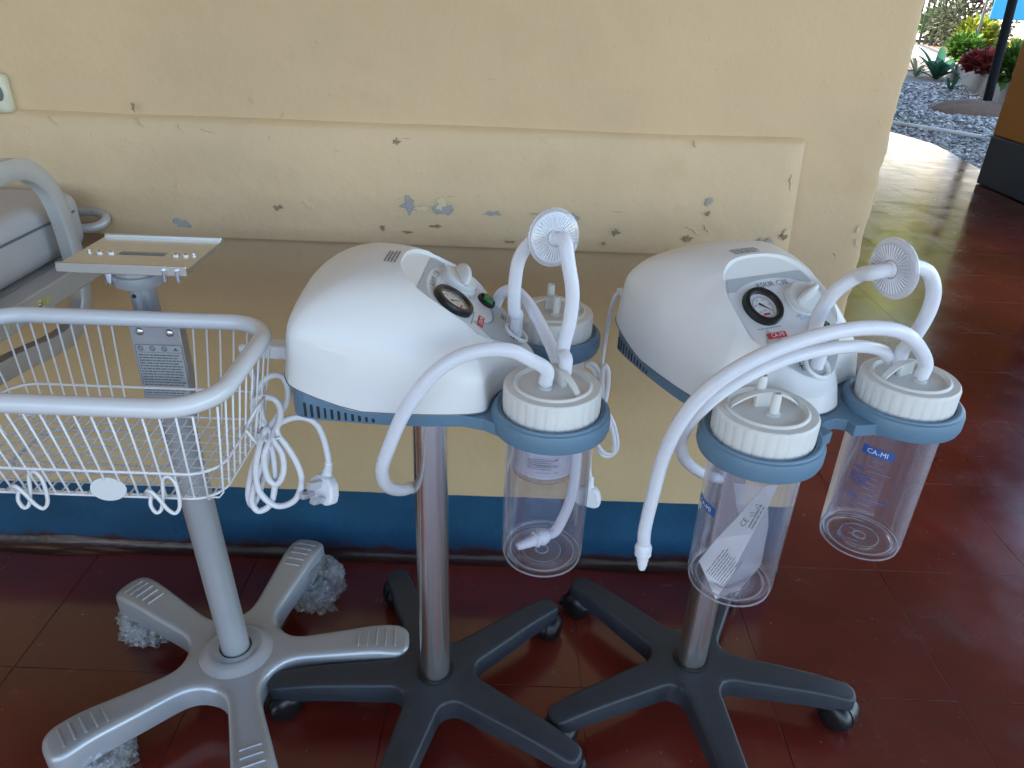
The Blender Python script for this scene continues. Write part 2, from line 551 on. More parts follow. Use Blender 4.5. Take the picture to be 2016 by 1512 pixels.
def textvf(body, size, align='CENTER'):
    cu = bpy.data.curves.new('t', 'FONT')
    cu.body = body; cu.size = size; cu.align_x = align; cu.align_y = 'CENTER'
    cu.resolution_u = 2
    o = bpy.data.objects.new('t', cu)
    COL.objects.link(o)
    dg = bpy.context.evaluated_depsgraph_get()
    dg.update()
    me = bpy.data.meshes.new_from_object(o.evaluated_get(dg))
    V = [v.co.copy() for v in me.vertices]; F = [list(p.vertices) for p in me.polygons]
    bpy.data.objects.remove(o); bpy.data.curves.remove(cu); bpy.data.meshes.remove(me)
    return V, F
def dashes(wd, rows, rowh, h, seed=1, ragged=.25, cw=.0016):
    """rows of tiny print too small to read: word-length strokes"""
    rn = random.Random(seed)
    parts = []
    for r in range(rows):
        y = -r * rowh
        x = -wd / 2
        end = wd / 2 - rn.random() * ragged * wd
        while x < end:
            L = cw * rn.randint(2, 7)
            L = min(L, end - x + .0004)
            parts.append(([(x, y, 0), (x + L, y, 0), (x + L, y + h, 0), (x, y + h, 0)], [[0, 1, 2, 3]]))
            x += L + cw * .8
    return join(*parts)
def frameM(origin, ux, uy):
    ux = Vector(ux).normalized(); uz = ux.cross(Vector(uy)).normalized(); uy = uz.cross(ux)
    o = Vector(origin)
    return Matrix(((ux.x, uy.x, uz.x, o.x), (ux.y, uy.y, uz.y, o.y), (ux.z, uy.z, uz.z, o.z), (0, 0, 0, 1)))
def pxpath(pts):      # (px, py, depth y) -> world
    return [aty(a, b, y) for a, b, y in pts]
def copy_tree(o, parent=None):
    c = o.copy(); COL.objects.link(c); c.parent = parent
    for ch in o.children: copy_tree(ch, c)
    return c

# ================================================================== THE SETTING
# --- ground outside, one sheet to the horizon, with a hole-free drop below the veranda floor
G = -.12
obj('ground', mk('ground', [(-200, -200, G - .02), (200, -200, G - .02), (200, 200, G - .02), (-200, 200, G - .02)], [[0, 1, 2, 3]]), 'ground_soil')['kind'] = 'structure'

# --- veranda floor: red polished screed scored into squares
TS = .385
GX, GY = .9325, 1.033            # a groove crossing
fl = bpy.data.objects.new('floor', None); link(fl); fl['kind'] = 'structure'
edge_pts = [(4.05, 24), (4.05, 8.6), (4.13, 8.3), (4.2, 7.9), (4.17, 7.5), (4.08, 7.0), (4.0, 6.55), (3.9, 6.25), (3.8, 6.12), (3.8, 4.4), (4.05, 4.4), (4.05, -2.2)]
slab = [(-3.6, -2.2), (-3.6, 24)] + edge_pts
slab = slab[::-1]
sl = obj('screed', bevelled(prismvf(slab, G - .05, -.003), .002, 2, 'screed'), M_floor, fl)
tile_me = bevelled(boxvf(-TS / 2 + .0008, TS / 2 - .0008, -TS / 2 + .0008, TS / 2 - .0008, -.02, 0), .0005, 2, 'floor_tile')
tile_me.materials.append(M_floor)
def inside(x, y):
    if x > 3.8 or (x < .67 + .2 and y > 1.62) or y > 8.3: return False
    return True
nt_ = 0
for i in range(-8, 9):
    for j in range(-3, 19):
        cx, cy = GX + (i + .5) * TS, GY + (j + .5) * TS
        if not inside(cx + TS / 2, cy + TS / 2) or not inside(cx - TS / 2, cy): continue
        v = Vector((cx, cy, 0)) - CAMP
        z = v.dot(cF)
        if z < .2: continue
        u_, v_ = v.dot(cR) / z * FPX, -v.dot(cU) / z * FPX
        m_ = .5 * FPX / z
        if abs(u_) > 1008 + m_ or abs(v_) > 756 + m_: continue
        o = bpy.data.objects.new('floor_tile', tile_me)
        link(o, fl); o.location = (cx, cy, 0); nt_ += 1

# --- the wall
WY, WX = 1.40, .672
wall = thing('wall', 'cream painted plaster wall with a blue painted band along its foot', 'wall', (0, WY, 0))
def wall_mesh():
    xs = [-3.6 + i * .02 for i in range(int((WX - .02 + 3.6) / .02) + 1)] + [WX - .012, WX - .006, WX - .002]
    zs = [i * .01 for i in range(0, 200)] + [2.6, 3.1]
    V, F = [], []
    for z in zs:
        for k, x in enumerate(xs):
            n = noise.noise(Vector((x * 3.1, z * 3.1, 3))) * .0022 + noise.noise(Vector((x * 13, z * 13, 1))) * .0007
            # irregular, knocked-about corner
            jag = noise.noise(Vector((9, z * 6, 2))) * .009 + noise.noise(Vector((4, z * 23, 7))) * .006 + noise.noise(Vector((4, z * 60, 7))) * .004
            xx, yy = x, n
            if k >= len(xs) - 4:
                e = (WX - .02 - x) / .02          # 0 .. -.9
                xx = x + jag * (-e)
                yy = n + max(0.0, -e) ** 2.5 * .006
            V.append((xx, yy, z))
        jag = noise.noise(Vector((9, z * 6, 2))) * .009 + noise.noise(Vector((4, z * 23, 7))) * .006 + noise.noise(Vector((4, z * 60, 7))) * .004
        V.append((WX + jag, .012, z)); V.append((WX + jag * .5, .05, z)); V.append((WX, .24, z))
    w_ = len(xs) + 3
    for j in range(len(zs) - 1):
        for i in range(w_ - 1):
            F.append([j * w_ + i, j * w_ + i + 1, (j + 1) * w_ + i + 1, (j + 1) * w_ + i])
    n0 = len(V)
    V += [(WX, 24, 0), (WX, 24, 3.1), (-3.6, 24, 0), (-3.6, 24, 3.1)]
    F.append([w_ - 1, n0, n0 + 1, (len(zs) - 1) * w_ + w_ - 1])
    F.append([n0, n0 + 2, n0 + 3, n0 + 1])
    return mk('plaster', V, F)
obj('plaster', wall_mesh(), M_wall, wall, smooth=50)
# raised plaster rail (dado panel) with a rounded end
def dado_mesh():
    zb, zt, xe = .811, 1.026, .520
    xs = [-3.6 + i * .03 for i in range(int((xe - .02 + 3.6) / .03) + 1)] + [xe - .01, xe - .003]
    prof = [(.004, zt + .004), (-.006, zt - .001), (-.010, zt - .010)] + [(-.0115 - .022 * k / 8, zt - .01 - (zt - zb - .014) * k / 8) for k in range(1, 8)] + [(-.034, zb + .004), (-.032, zb), (.004, zb + .001)]
    V, F = [], []
    for k, x in enumerate(xs):
        for j, (yy, z) in enumerate(prof):
            n = noise.noise(Vector((x * 4, z * 9, 5))) * .0016 + noise.noise(Vector((x * 19, z * 19, 8))) * .0007
            dz = noise.noise(Vector((x * 2.3, 0, 11))) * .003 if z < .81 or z > 1.0 else 0
            yq = yy + n
            if k == len(xs) - 1: yq = yy * .8 + .002
            V.append((x + (.004 * (zt - z) / .226 if k > len(xs) - 4 else 0), yq, z + dz))
    n = len(prof)
    for i in range(len(xs) - 1):
        for j in range(n - 1):
            F.append([i * n + j, i * n + j + 1, (i + 1) * n + j + 1, (i + 1) * n + j])
    b = (len(xs) - 1) * n
    k0 = len(V)
    for j in range(n): V.append((xe + .001 + .004 * (zt - prof[j][1]) / .226, .004, prof[j][1]))
    for j in range(n - 1): F.append([b + j, b + j + 1, k0 + j + 1, k0 + j])
    return mk('dado_panel', V, F)
obj('dado_panel', dado_mesh(), M_dado, wall, smooth=50)
# floor-polish fillet at the foot of the wall
def skirting_mesh():
    V, F = [], []
    N = 150
    for i in range(N + 1):
        x = -3.0 + (WX + 3.0) * i / N
        for k in range(6):
            a = PI / 2 * k / 5
            rr = .020 + noise.noise(Vector((x * 5, k * .3, 4))) * .008 + (.012 if x < -.8 else 0) * min(1, (-.8 - x) * 4 if x < -.8 else 0)
            V.append((x, -rr * (1 - math.sin(a)) - .0005 + noise.noise(Vector((x * 22, k, 9))) * .0015, rr * (1 - math.cos(a)) + .001))
    for i in range(N):
        for k in range(5):
            F.append([i * 6 + k, i * 6 + k + 1, i * 6 + k + 7, i * 6 + k + 6])
    return mk('skirting', V, F)
q = NB('skirting_paint')
_x = q.sep().outputs['X']
_f = q.math('MULTIPLY', q.ramp(q.noise(1, 5, .65, vec=q.mapped((4, 90, 120))), .52, .62), q.ramp(_x, -.90, -.66, .75, .0))
q.l.new(q.mix(_f, (.028, .010, .008), (.17, .085, .045)), q.p.inputs['Base Color'])
q.p.inputs['Roughness'].default_value = .35
q.l.new(q.bump(q.noise(60, 5), .4, .004), q.p.inputs['Normal'])
obj('skirting', skirting_mesh(), MATS['skirting_paint'], wall, smooth=60)
# paint chips (places measured in the photo, lying in the painted face)
def chip(px, py, w_, h_, m, seed, y, name='paint_chip'):
    rn = random.Random(seed)
    c = aty(px, py, y)
    s = c.y / cF.y / FPX * .93
    n = 13
    pts = []
    for k in range(n):
        a = 2 * PI * k / n
        f = .30 + .95 * rn.random()
        pts.append((c.x + math.cos(a) * w_ * s * f * 1.3, 0, c.z + math.sin(a) * h_ * s * f * 1.3))
    V = [(x, 0, z) for x, _, z in pts] + [(c.x + (x - c.x) * .86, -.0006, c.z + (z - c.z) * .86) for x, _, z in pts]
    F = [[k, (k + 1) % n, n + (k + 1) % n, n + k] for k in range(n)] + [list(range(n, 2 * n))]
    o = obj(name, mk(name, V, F), m, wall)
    o.location = (0, y - WY, 0)
YD = WY - .0275
for i, (px, py, w_, h_, m) in enumerate([
        (803, 402, 13, 15, 'chip_grey'), (880, 412, 20, 12, 'chip_grey'), (868, 403, 9, 9, 'chip_cream'), (828, 410, 11, 6, 'chip_cream'),
        (970, 421, 19, 6, 'chip_grey'), (1080, 424, 24, 6, 'chip_grey'), (1126, 428, 15, 7, 'chip_grey'), (358, 441, 15, 9, 'chip_grey'),
        (1396, 398, 7, 7, 'chip_grey'), (1394, 420, 4, 5, 'chip_dark'), (1495, 476, 6, 6, 'chip_grey'), (1511, 477, 9, 6, 'chip_grey'),
        (1213, 457, 6, 6, 'chip_dark'), (1188, 480, 4, 4, 'chip_dark'), (1543, 468, 6, 5, 'chip_dark'), (753, 449, 5, 6, 'chip_dark'),
        (802, 458, 9, 3, 'chip_dark'), (858, 446, 9, 3, 'chip_dark'),
        (1005, 477, 9, 3, 'chip_dark'), (780, 278, 6, 5, 'chip_dark'), (545, 410, 8, 6, 'chip_dark'),
        (1352, 470, 9, 5, 'chip_dark'), (262, 212, 3, 8, 'chip_dark')]):
    yy = WY - (.0115 + .022 * max(0, min(1, (py - 262) / 222))) - (0.0022 if m == 'chip_grey' or m == 'chip_dark' else .0032)
    chip(px, py, w_, h_, m, i + 3, yy)
# chipped corner: pale plaster bared along the arris
for i, (px, py, w_, h_) in enumerate([(1690, 452, 3, 9), (1686, 480, 3, 7)]):
    chip(px, py, w_, h_, 'chip_cream', 70 + i, WY - .004)
# curled flakes and drips standing off the panel
def ridge(px0, py0, px1, py1, y, r=.0016, seed=0):
    a, b = aty(px0, py0, y), aty(px1, py1, y)
    rn = random.Random(seed)
    pts = []
    for k in range(7):
        t = k / 6
        p = a.lerp(b, t)
        pts.append((p.x + rn.uniform(-.002, .002), 0, p.z + rn.uniform(-.0015, .0015)))
    R = [r * (.3 + .7 * math.sin(PI * (k + .4) / 7)) for k in range(7)]
    cp = crom(pts, 4)
    RR = [R[min(6, int(i / 4))] for i in range(len(cp))]
    o = obj('paint_ridge', mk('paint_ridge', *tubevf(cp, RR, 6)), M_dado, wall, smooth=180)
    o.location = (0, y - WY + .0005, 0)
for i, a in enumerate([(92, 228, 118, 252), (118, 252, 158, 272), (348, 245, 378, 282), (265, 232, 280, 250), (1352, 445, 1375, 462), (1385, 445, 1395, 458), (1558, 345, 1556, 378), (1366, 275, 1372, 290), (400, 262, 420, 275), (395, 255, 425, 262), (1315, 488, 1318, 500), (1548, 450, 1540, 465)]):
    ridge(*a, WY - (.0115 + .022 * max(0, min(1, (a[1] - 262) / 222))) - .0005, seed=i)
for i, a in enumerate([(490, 190, 500, 205), (560, 220, 552, 232), (1640, 497, 1648, 505)]):
    ridge(*a, WY - .001, seed=40 + i)

# --- roof over the veranda (shades everything near), its pier, and an unseen wall added to block sky light from the left
ew = thing('added_end_wall', 'unseen cream wall added at the left end to cut sky light', 'wall', (-3.6, 0, 0))
obj('panel', bevelled(boxvf(-.2, 0, -2.3, 1.39, 0, 2.95), .01, 1), M_dado, ew)
roof = thing('veranda_roof', 'flat pale ceiling slab of the covered veranda', 'roof', (0, 0, 2.95))
obj('slab', bevelled(boxvf(-3.8, 4.6, -2.3, 24, 0, .35), .01, 1), 'ceiling_white', roof)
pier = thing('pier', 'ochre pier with dark blue foot at the veranda edge', 'pier', (3.66, 5.0, 0))
obj('shaft', bevelled(boxvf(0, .50, .0, 1.03, .372, 2.95), .012, 2), 'pier_yellow', pier)
obj('foot', bevelled(boxvf(-.004, .504, -.004, 1.034, 0.0, .372), .012, 2), 'pier_blue', pier)
obj('side_pilaster', bevelled(boxvf(.05, .45, -.26, .002, 0.0, 2.95), .012, 2), 'pier_blue', pier)

# ================================================================== GARDEN BEYOND
# gravel: a thin bed and thousands of stones
def stone_vf(rn):
    t = (1 + 5 ** .5) / 2
    ico = [(-1, t, 0), (1, t, 0), (-1, -t, 0), (1, -t, 0), (0, -1, t), (0, 1, t), (0, -1, -t), (0, 1, -t), (t, 0, -1), (t, 0, 1), (-t, 0, -1), (-t, 0, 1)]
    f = [[0, 11, 5], [0, 5, 1], [0, 1, 7], [0, 7, 10], [0, 10, 11], [1, 5, 9], [5, 11, 4], [11, 10, 2], [10, 7, 6], [7, 1, 8], [3, 9, 4], [3, 4, 2], [3, 2, 6], [3, 6, 8], [3, 8, 9], [4, 9, 5], [2, 4, 11], [6, 2, 10], [8, 6, 7], [9, 8, 1]]
    v = [Vector(p).normalized() * rn.uniform(.7, 1.1) for p in ico]
    return v, f
rn = random.Random(11)
sv = [stone_vf(rn) for _ in range(10)]
V, F, MI = [], [], []
def scatter(x, y, s, zb):
    v, f = rn.choice(sv)
    a = rn.random() * 6.28
    M_ = Matrix.Rotation(a, 3, 'Z') @ Matrix.Rotation(rn.uniform(-.5, .5), 3, 'X') @ Matrix.Diagonal((s, s * rn.uniform(.6, .95), s * rn.uniform(.4, .65)))
    o = len(V)
    for p in v: V.append(M_ @ p + Vector((x, y, zb + s * .3)))
    m_ = rn.choice((0, 0, 0, 1, 1, 2))
    for q_ in f:
        F.append([i + o for i in q_]); MI.append(m_)
for k in range(15000):
    y = 6.2 + 9.5 * rn.random() ** 1.3
    x = 3.85 + rn.random() * (.62 * y - 3.85 + .4)
    if x > 9 or x < 3.9: continue
    scatter(x, y, rn.uniform(.016, .038) * (1 + (y - 6) * .03), G - .008)
gm = bpy.data.meshes.new('gravel'); gm.from_pydata([tuple(v) for v in V], [], F); gm.update()
for m_ in ('stone_a', 'stone_b', 'stone_c'): gm.materials.append(MATS[m_])
gm.polygons.foreach_set('material_index', MI)
tag(obj('gravel', gm), 'loose grey gravel between veranda edge and garden bed', 'gravel', kind='stuff')
obj('gravel_bed', mk('gravel_bed', [(3.7, 5.0, G - .006), (10, 5.0, G - .006), (10, 19, G - .006), (3.7, 19, G - .006)], [[0, 1, 2, 3]]), 'stone_b')['kind'] = 'structure'

# planter wall of hollow concrete blocks
pa, pb = Vector((7.05, 11.3, 0)), Vector((9.45, 18.3, 0))
pd = (pb - pa).normalized()
pang = math.atan2(pd.y, pd.x)
pw = thing('planter_wall', 'low planter edge of hollow grey concrete blocks', 'planter', (pa.x, pa.y, G), pang)
BL, BW, BH = .60, .30, .34
def block_mesh():
    g = .004
    parts = [boxvf(g, BL - g, 0, .045, 0, BH), boxvf(g, BL - g, BW - .045, BW, 0, BH)]
    for x in (g, BL * .333 - .02, BL * .667 - .02, BL - .04 - g):
        parts.append(boxvf(x, x + .04, .0445, BW - .0445, 0, BH - .001))
    parts.append(boxvf(g + .039, BL - g - .039, .0445, BW - .0445, 0, .05))
    return mk('concrete_block', *join(*parts))
bme = block_mesh(); bme.materials.append(MATS['concrete'])
for k in range(22):
    o = bpy.data.objects.new('concrete_block', bme); link(o, pw)
    o.location = (k * BL - .1, -BW + random.uniform(-.008, .008), random.uniform(-.006, .004)); o.rotation_euler = (0, 0, random.uniform(-.012, .012))
bedm = mk('bed_soil', [(-1.2, -BW - .05, .26), (24, -BW - .05, .26), (24, -9, .30), (-1.2, -9, .30)], [[0, 1, 2, 3]])
obs = obj('bed_soil', bedm, 'mound_soil'); obs.location = pw.location; obs.rotation_euler = pw.rotation_euler; obs['kind'] = 'structure'
def bedpt(a, d, z=0.0):
    return Vector((pa.x, pa.y, 0)) + pd * a + Vector((pd.y, -pd.x, 0)) * d + Vector((0, 0, z))

# strap-leaved plants
def strap_leaf(L, W, rise, droop, rn):
    n = 9
    V, F = [], []
    for i in range(n):
        t = i / (n - 1)
        wd = W * math.sin(PI * min(1, .18 + t * .82)) ** .7 * (1 if t < .97 else .3)
        x = L * (t * math.cos(rise) + .0)
        z = L * (t * math.sin(rise) - droop * t * t)
        V += [(x, -wd, z + wd * .35), (x, 0, z), (x, wd, z + wd * .35)]
    for i in range(n - 1):
        for k in range(2):
            F.append([i * 3 + k, i * 3 + k + 1, i * 3 + k + 4, i * 3 + k + 3])
    return V, F
def strap_plant(name, label, loc, n, L, W, m, seed, group=None):
    rn = random.Random(seed)
    t = thing(name, label, 'plant', loc, 0, group)
    for k in range(n):
        a = 2.4 * k + rn.uniform(-.3, .3)
        l_ = obj('leaf', mk('leaf', *strap_leaf(L * rn.uniform(.7, 1.1), W * rn.uniform(.75, 1.1), rn.uniform(.5, 1.25), rn.uniform(.25, .7), rn)), m, t, rot=(0, 0, a), smooth=180)
        l_.location = (math.cos(a) * .02, math.sin(a) * .02, 0)
    return t
cp_ = atz(1846, 147, G)
strap_plant('lily_plant', 'large strap-leaved dark green lily against the block edge', (8.55, 16.6, G), 17, 1.05, .085, 'leaf_strap', 4)
strap_plant('lily_seedling', 'small blue-green leafy seedling growing alone in the gravel', tuple(atz(1870, 177, G)), 6, .45, .05, 'leaf_strap', 8)
strap_plant('dry_tuft', 'pale striped drooping tuft beside the plastered corner', tuple(atz(1803, 150, G)), 16, .75, .04, 'leaf_dry', 9)
strap_plant('grass_tuft', 'bright green weed tuft beside the white pipe', tuple(atz(1791, 250, G)), 26, .20, .007, 'leaf_green', 10)

# leafy shrubs
def leafcloud(rn, n, R, Hh, ls, shape=1.0):
    V, F = [], []
    for k in range(n):
        while True:
            p = Vector((rn.uniform(-1, 1), rn.uniform(-1, 1), rn.uniform(-1, 1)))
            if .25 < p.length < 1: break
        clump = noise.noise(p * 2.4 + Vector((R * 7, 0, Hh * 3)))
        if clump < -.12 and rn.random() < .75: continue
        c = Vector((p.x * R, p.y * R, (p.z * .5 + .5) * Hh))
        d = Vector((p.x + rn.uniform(-.6, .6), p.y + rn.uniform(-.6, .6), p.z * .5 + rn.uniform(-.2, .8))).normalized()
        s = d.cross(Vector((rn.uniform(-.4, .4), rn.uniform(-.4, .4), 1))).normalized()
        L = ls * rn.uniform(.6, 1.25); W = L * .24 * shape
        o = len(V)
        V += [c, c + d * L * .5 + s * W + Vector((0, 0, -L * .04)), c + d * L, c + d * L * .5 - s * W + Vector((0, 0, -L * .04))]
        F.append([o, o + 1, o + 2, o + 3])
    return V, F
def shrub(name, label, loc, R, Hh, n, ls, m, seed, shape=1.0, group=None):
    rn = random.Random(seed)
    t = thing(name, label, 'shrub', loc, 0, group)
    V, F = leafcloud(rn, n, R, Hh, ls, shape)
    obj('foliage', mk('foliage', V, F, False), m, t)
    st = []
    for k in range(6):
        a = rn.random() * 6.28
        st.append(tubevf(crom([(0, 0, 0), (math.cos(a) * R * .3, math.sin(a) * R * .3, Hh * .4), (math.cos(a) * R * .7, math.sin(a) * R * .7, Hh * .85)], 3), .012, 5))
    obj('stems', mk('stems', *join(*st)), 'bark', t)
    return t
def pshrub(name, label, px, py, hpx, wpx, n, ls, m, seed, shape=1.0, zb=.27, far=1.0):
    b_ = atz(px, py, zb)
    if far != 1.0: b_ = CAMP + (b_ - CAMP) * far; b_.z = zb
    k = b_.y / FPX * 1.05
    shrub(name, label, (b_.x, b_.y, zb - .02), wpx * k, hpx * k, n, ls, m, seed, shape)
pshrub('green_shrub', 'bright green feathery shrub above the lily, by the wall corner', 1838, 80, 46, 24, 900, .30, 'leaf_green', 21)
pshrub('red_shrub', 'small red shrub between the feathery green one and the yellow-green one', 1874, 80, 30, 26, 1000, .20, 'leaf_red', 24, 1.4)
pshrub('croton_shrub', 'yellow-green shrub between the lily and the black post', 1908, 112, 58, 27, 1100, .20, 'leaf_lime', 22)
pshrub('green_shrub', 'bright green low shrub touching the right leaves of the lily', 1893, 116, 34, 20, 700, .20, 'leaf_green', 33)
pshrub('croton_shrub', 'orange-yellow shrub just left of the black post', 1943, 100, 34, 22, 800, .18, 'leaf_lime', 30, 1.2)
pshrub('red_shrub', 'low dark red bedding shrub just behind the concrete blocks', 1936, 138, 28, 34, 1500, .13, 'leaf_red', 23, 1.6)
pshrub('green_shrub', 'pale green shrub right of the black post, above the last blocks', 1988, 160, 52, 22, 900, .17, 'leaf_green', 25)
pshrub('croton_shrub', 'yellow shrub right of the black post above the pale green one', 1994, 114, 26, 14, 500, .16, 'leaf_lime', 34)
pshrub('red_shrub', 'pinkish red shrub at the far right edge beside the ochre pier', 2012, 130, 30, 16, 700, .15, 'leaf_red', 26, 1.4)
pshrub('dusty_shrub', 'open dusty grey-green shrub against the bright background', 1866, 58, 96, 34, 1100, .20, 'leaf_dusty', 27, far=.62)
pshrub('dusty_shrub', 'twiggy purple-brown shrub in the middle of the bright background', 1906, 62, 100, 32, 1000, .18, 'leaf_plum', 28, far=.66)
pshrub('dusty_shrub', 'sparse pale shrub left of the black post against the bright background', 1956, 80, 95, 30, 900, .16, 'leaf_dusty', 35, far=.75)
pshrub('croton_shrub', 'small yellow shrub at the top beside the blue panel', 1945, 40, 100, 14, 500, .2, 'leaf_lime', 29, far=.5)

# fence bars, bright sunlit yard wall and the blue panel behind the shrubs
f0 = aty(1824, 20, 24.5)
fe = thing('fence', 'dark upright fence bars before a bright sunlit wall', 'fence', (f0.x, f0.y, G), -.25)
for k in range(9):
    obj('bar', bevelled(boxvf(k * .15 - .3, k * .15 - .23, 0, .05, 0, 2.0), .004, 1), 'fence_paint', fe)
for z in (.35, 1.8): obj('rail', bevelled(boxvf(-.4, 1.15, .051, .09, z, z + .08), .004, 1), 'fence_paint', fe)
nb = thing('far_building', 'sunlit pale building behind the garden shrubs', 'building', (12.0, 31.0, G), math.atan2(-9.0, 4.4))
obj('wall', bevelled(boxvf(0, 16, 0, 5, 0, 4.1), .02, 1), 'far_yellow', nb)
rfm = mk('roof', [(-.4, -.4, 4.11), (16.4, -.4, 4.11), (16.4, 5.4, 4.11), (-.4, 5.4, 4.11), (2.5, 2.5, 4.9), (13.5, 2.5, 4.9)], [[0, 1, 5, 4], [1, 2, 5], [2, 3, 4, 5], [3, 0, 4], [0, 3, 2, 1]])
obj('roof', rfm, 'far_roof', nb)
for x in (2.2, 5.2, 8.2, 11.2):
    wn = obj('window', bevelled(boxvf(x, x + 1.2, -.04, .02, 1.7, 2.9), .01, 1), 'white_plaster', nb)
    for k in range(2): obj('pane', bevelled(boxvf(x + .08 + k * .54, x + .58 + k * .54, -.05, -.041, 1.78, 2.82), .003, 1), 'pane_dark', wn)
bp = aty(1985, 6, 17.0)
bpo = thing('blue_panel', 'bright blue panel at the top behind the black post', 'panel', (bp.x, 17.0, G), -.4)
obj('sheet', bevelled(boxvf(-.25, .75, 0, .04, 1.14, 1.9), .01, 1), 'blue_panel', bpo)
for x in (-.4, .66): obj('leg', bevelled(boxvf(x, x + .05, .042, .09, 0, 1.85), .005, 1), 'fence_paint', bpo)

# black post with its soil mound, white pipe
pb_ = atz(1939, 219, G)
post = thing('post', 'slim black leaning post standing in a soil mound', 'post', tuple(pb_))
ptop = aty(1994, 0, pb_.y) - pb_
pp = [Vector((0, 0, -.1)), ptop * .5, ptop * 1.0, ptop * 1.8]
obj('shaft', mk('shaft', *tubevf(pp, .062, 14)), 'post_black', post, smooth=60)
obj('collar', mk('collar', *tubevf([Vector((0, 0, .05)), ptop * .05], .075, 14)), 'post_black', post, smooth=60)
def mound_mesh():
    V, F = [], []
    n, m_ = 40, 12
    for j in range(m_ + 1):
        r = j / m_
        for i in range(n):
            a = 2 * PI * i / n
            x, y = math.cos(a) * r * .72, math.sin(a) * r * .50
            z = .17 * (1 - r * r) ** .8 if r < 1 else -.02
            z += noise.noise(Vector((x * 6, y * 6, 1))) * .035 + noise.noise(Vector((x * 20, y * 20, 1))) * .016
            V.append((x, y, z if r < 1 else -.02))
    for j in range(m_):
        for i in range(n):
            F.append([j * n + i, j * n + (i + 1) % n, (j + 1) * n + (i + 1) % n, (j + 1) * n + i])
    return mk('soil_mound', V, F)
mo = obj('soil_mound', mound_mesh(), 'mound_soil', smooth=180)
mo.location = (*((pb_ + Vector((-.22, -.20, 0)))[:2]), G)
tag(mo, 'low brown soil mound round the foot of the black post', 'mound')
p0, p1 = atz(1768, 243, G + .03), atz(1933, 270, G + .03)
pip = obj('pipe', mk('pipe', *join(tubevf([p0 + (p0 - p1) * .5, p0, p1], .028, 14, cap=False), tubevf([p1, p0 + (p0 - p1) * .5], .021, 14, cap=False))), 'white_pipe', smooth=50)
tag(pip, 'thin white plastic pipe lying across the gravel', 'pipe')

# trees that stand beyond the garden (seen mirrored in the polished floor)
def tree(label, loc, Ht, R, n, seed):
    rn = random.Random(seed)
    t = thing('tree', label, 'tree', loc, 0, 'trees beyond the garden')
    tr = [tubevf(crom([(0, 0, -.1), (.1, .05, Ht * .25), (-.05, .1, Ht * .5), (.1, 0, Ht * .75)], 4), [.22 - .013 * i for i in range(13)], 9)]
    for k in range(7):
        a = k * 2.4; h = Ht * (.38 + .06 * k)
        tr.append(tubevf(crom([(0, 0, h), (math.cos(a) * R * .4, math.sin(a) * R * .4, h + R * .25), (math.cos(a) * R * .8, math.sin(a) * R * .8, h + R * .35)], 4), [.09 - .009 * i for i in range(9)], 6))
    obj('trunk', mk('trunk', *join(*tr)), 'bark', t, smooth=60)
    parts = []
    for k in range(11):
        a = k * 2.4; rr = R * rn.uniform(.15, .75)
        V, F = leafcloud(rn, n // 11, R * .42, R * .6, .34, 1.4)
        parts.append(([Vector(v) + Vector((math.cos(a) * rr, math.sin(a) * rr, Ht * .42 + rn.random() * Ht * .42)) for v in V], F))
    obj('crown', mk('crown', *join(*parts), False), 'leaf_tree', t)
tree('broad yellow-green tree behind the pale building, mirrored in the floor', (18.5, 33.0, G), 12.5, 5.2, 9000, 31)
tree('taller tree farthest back, left of the broad one, mirrored in the floor', (14.5, 37, G), 13.5, 5.2, 8000, 32)

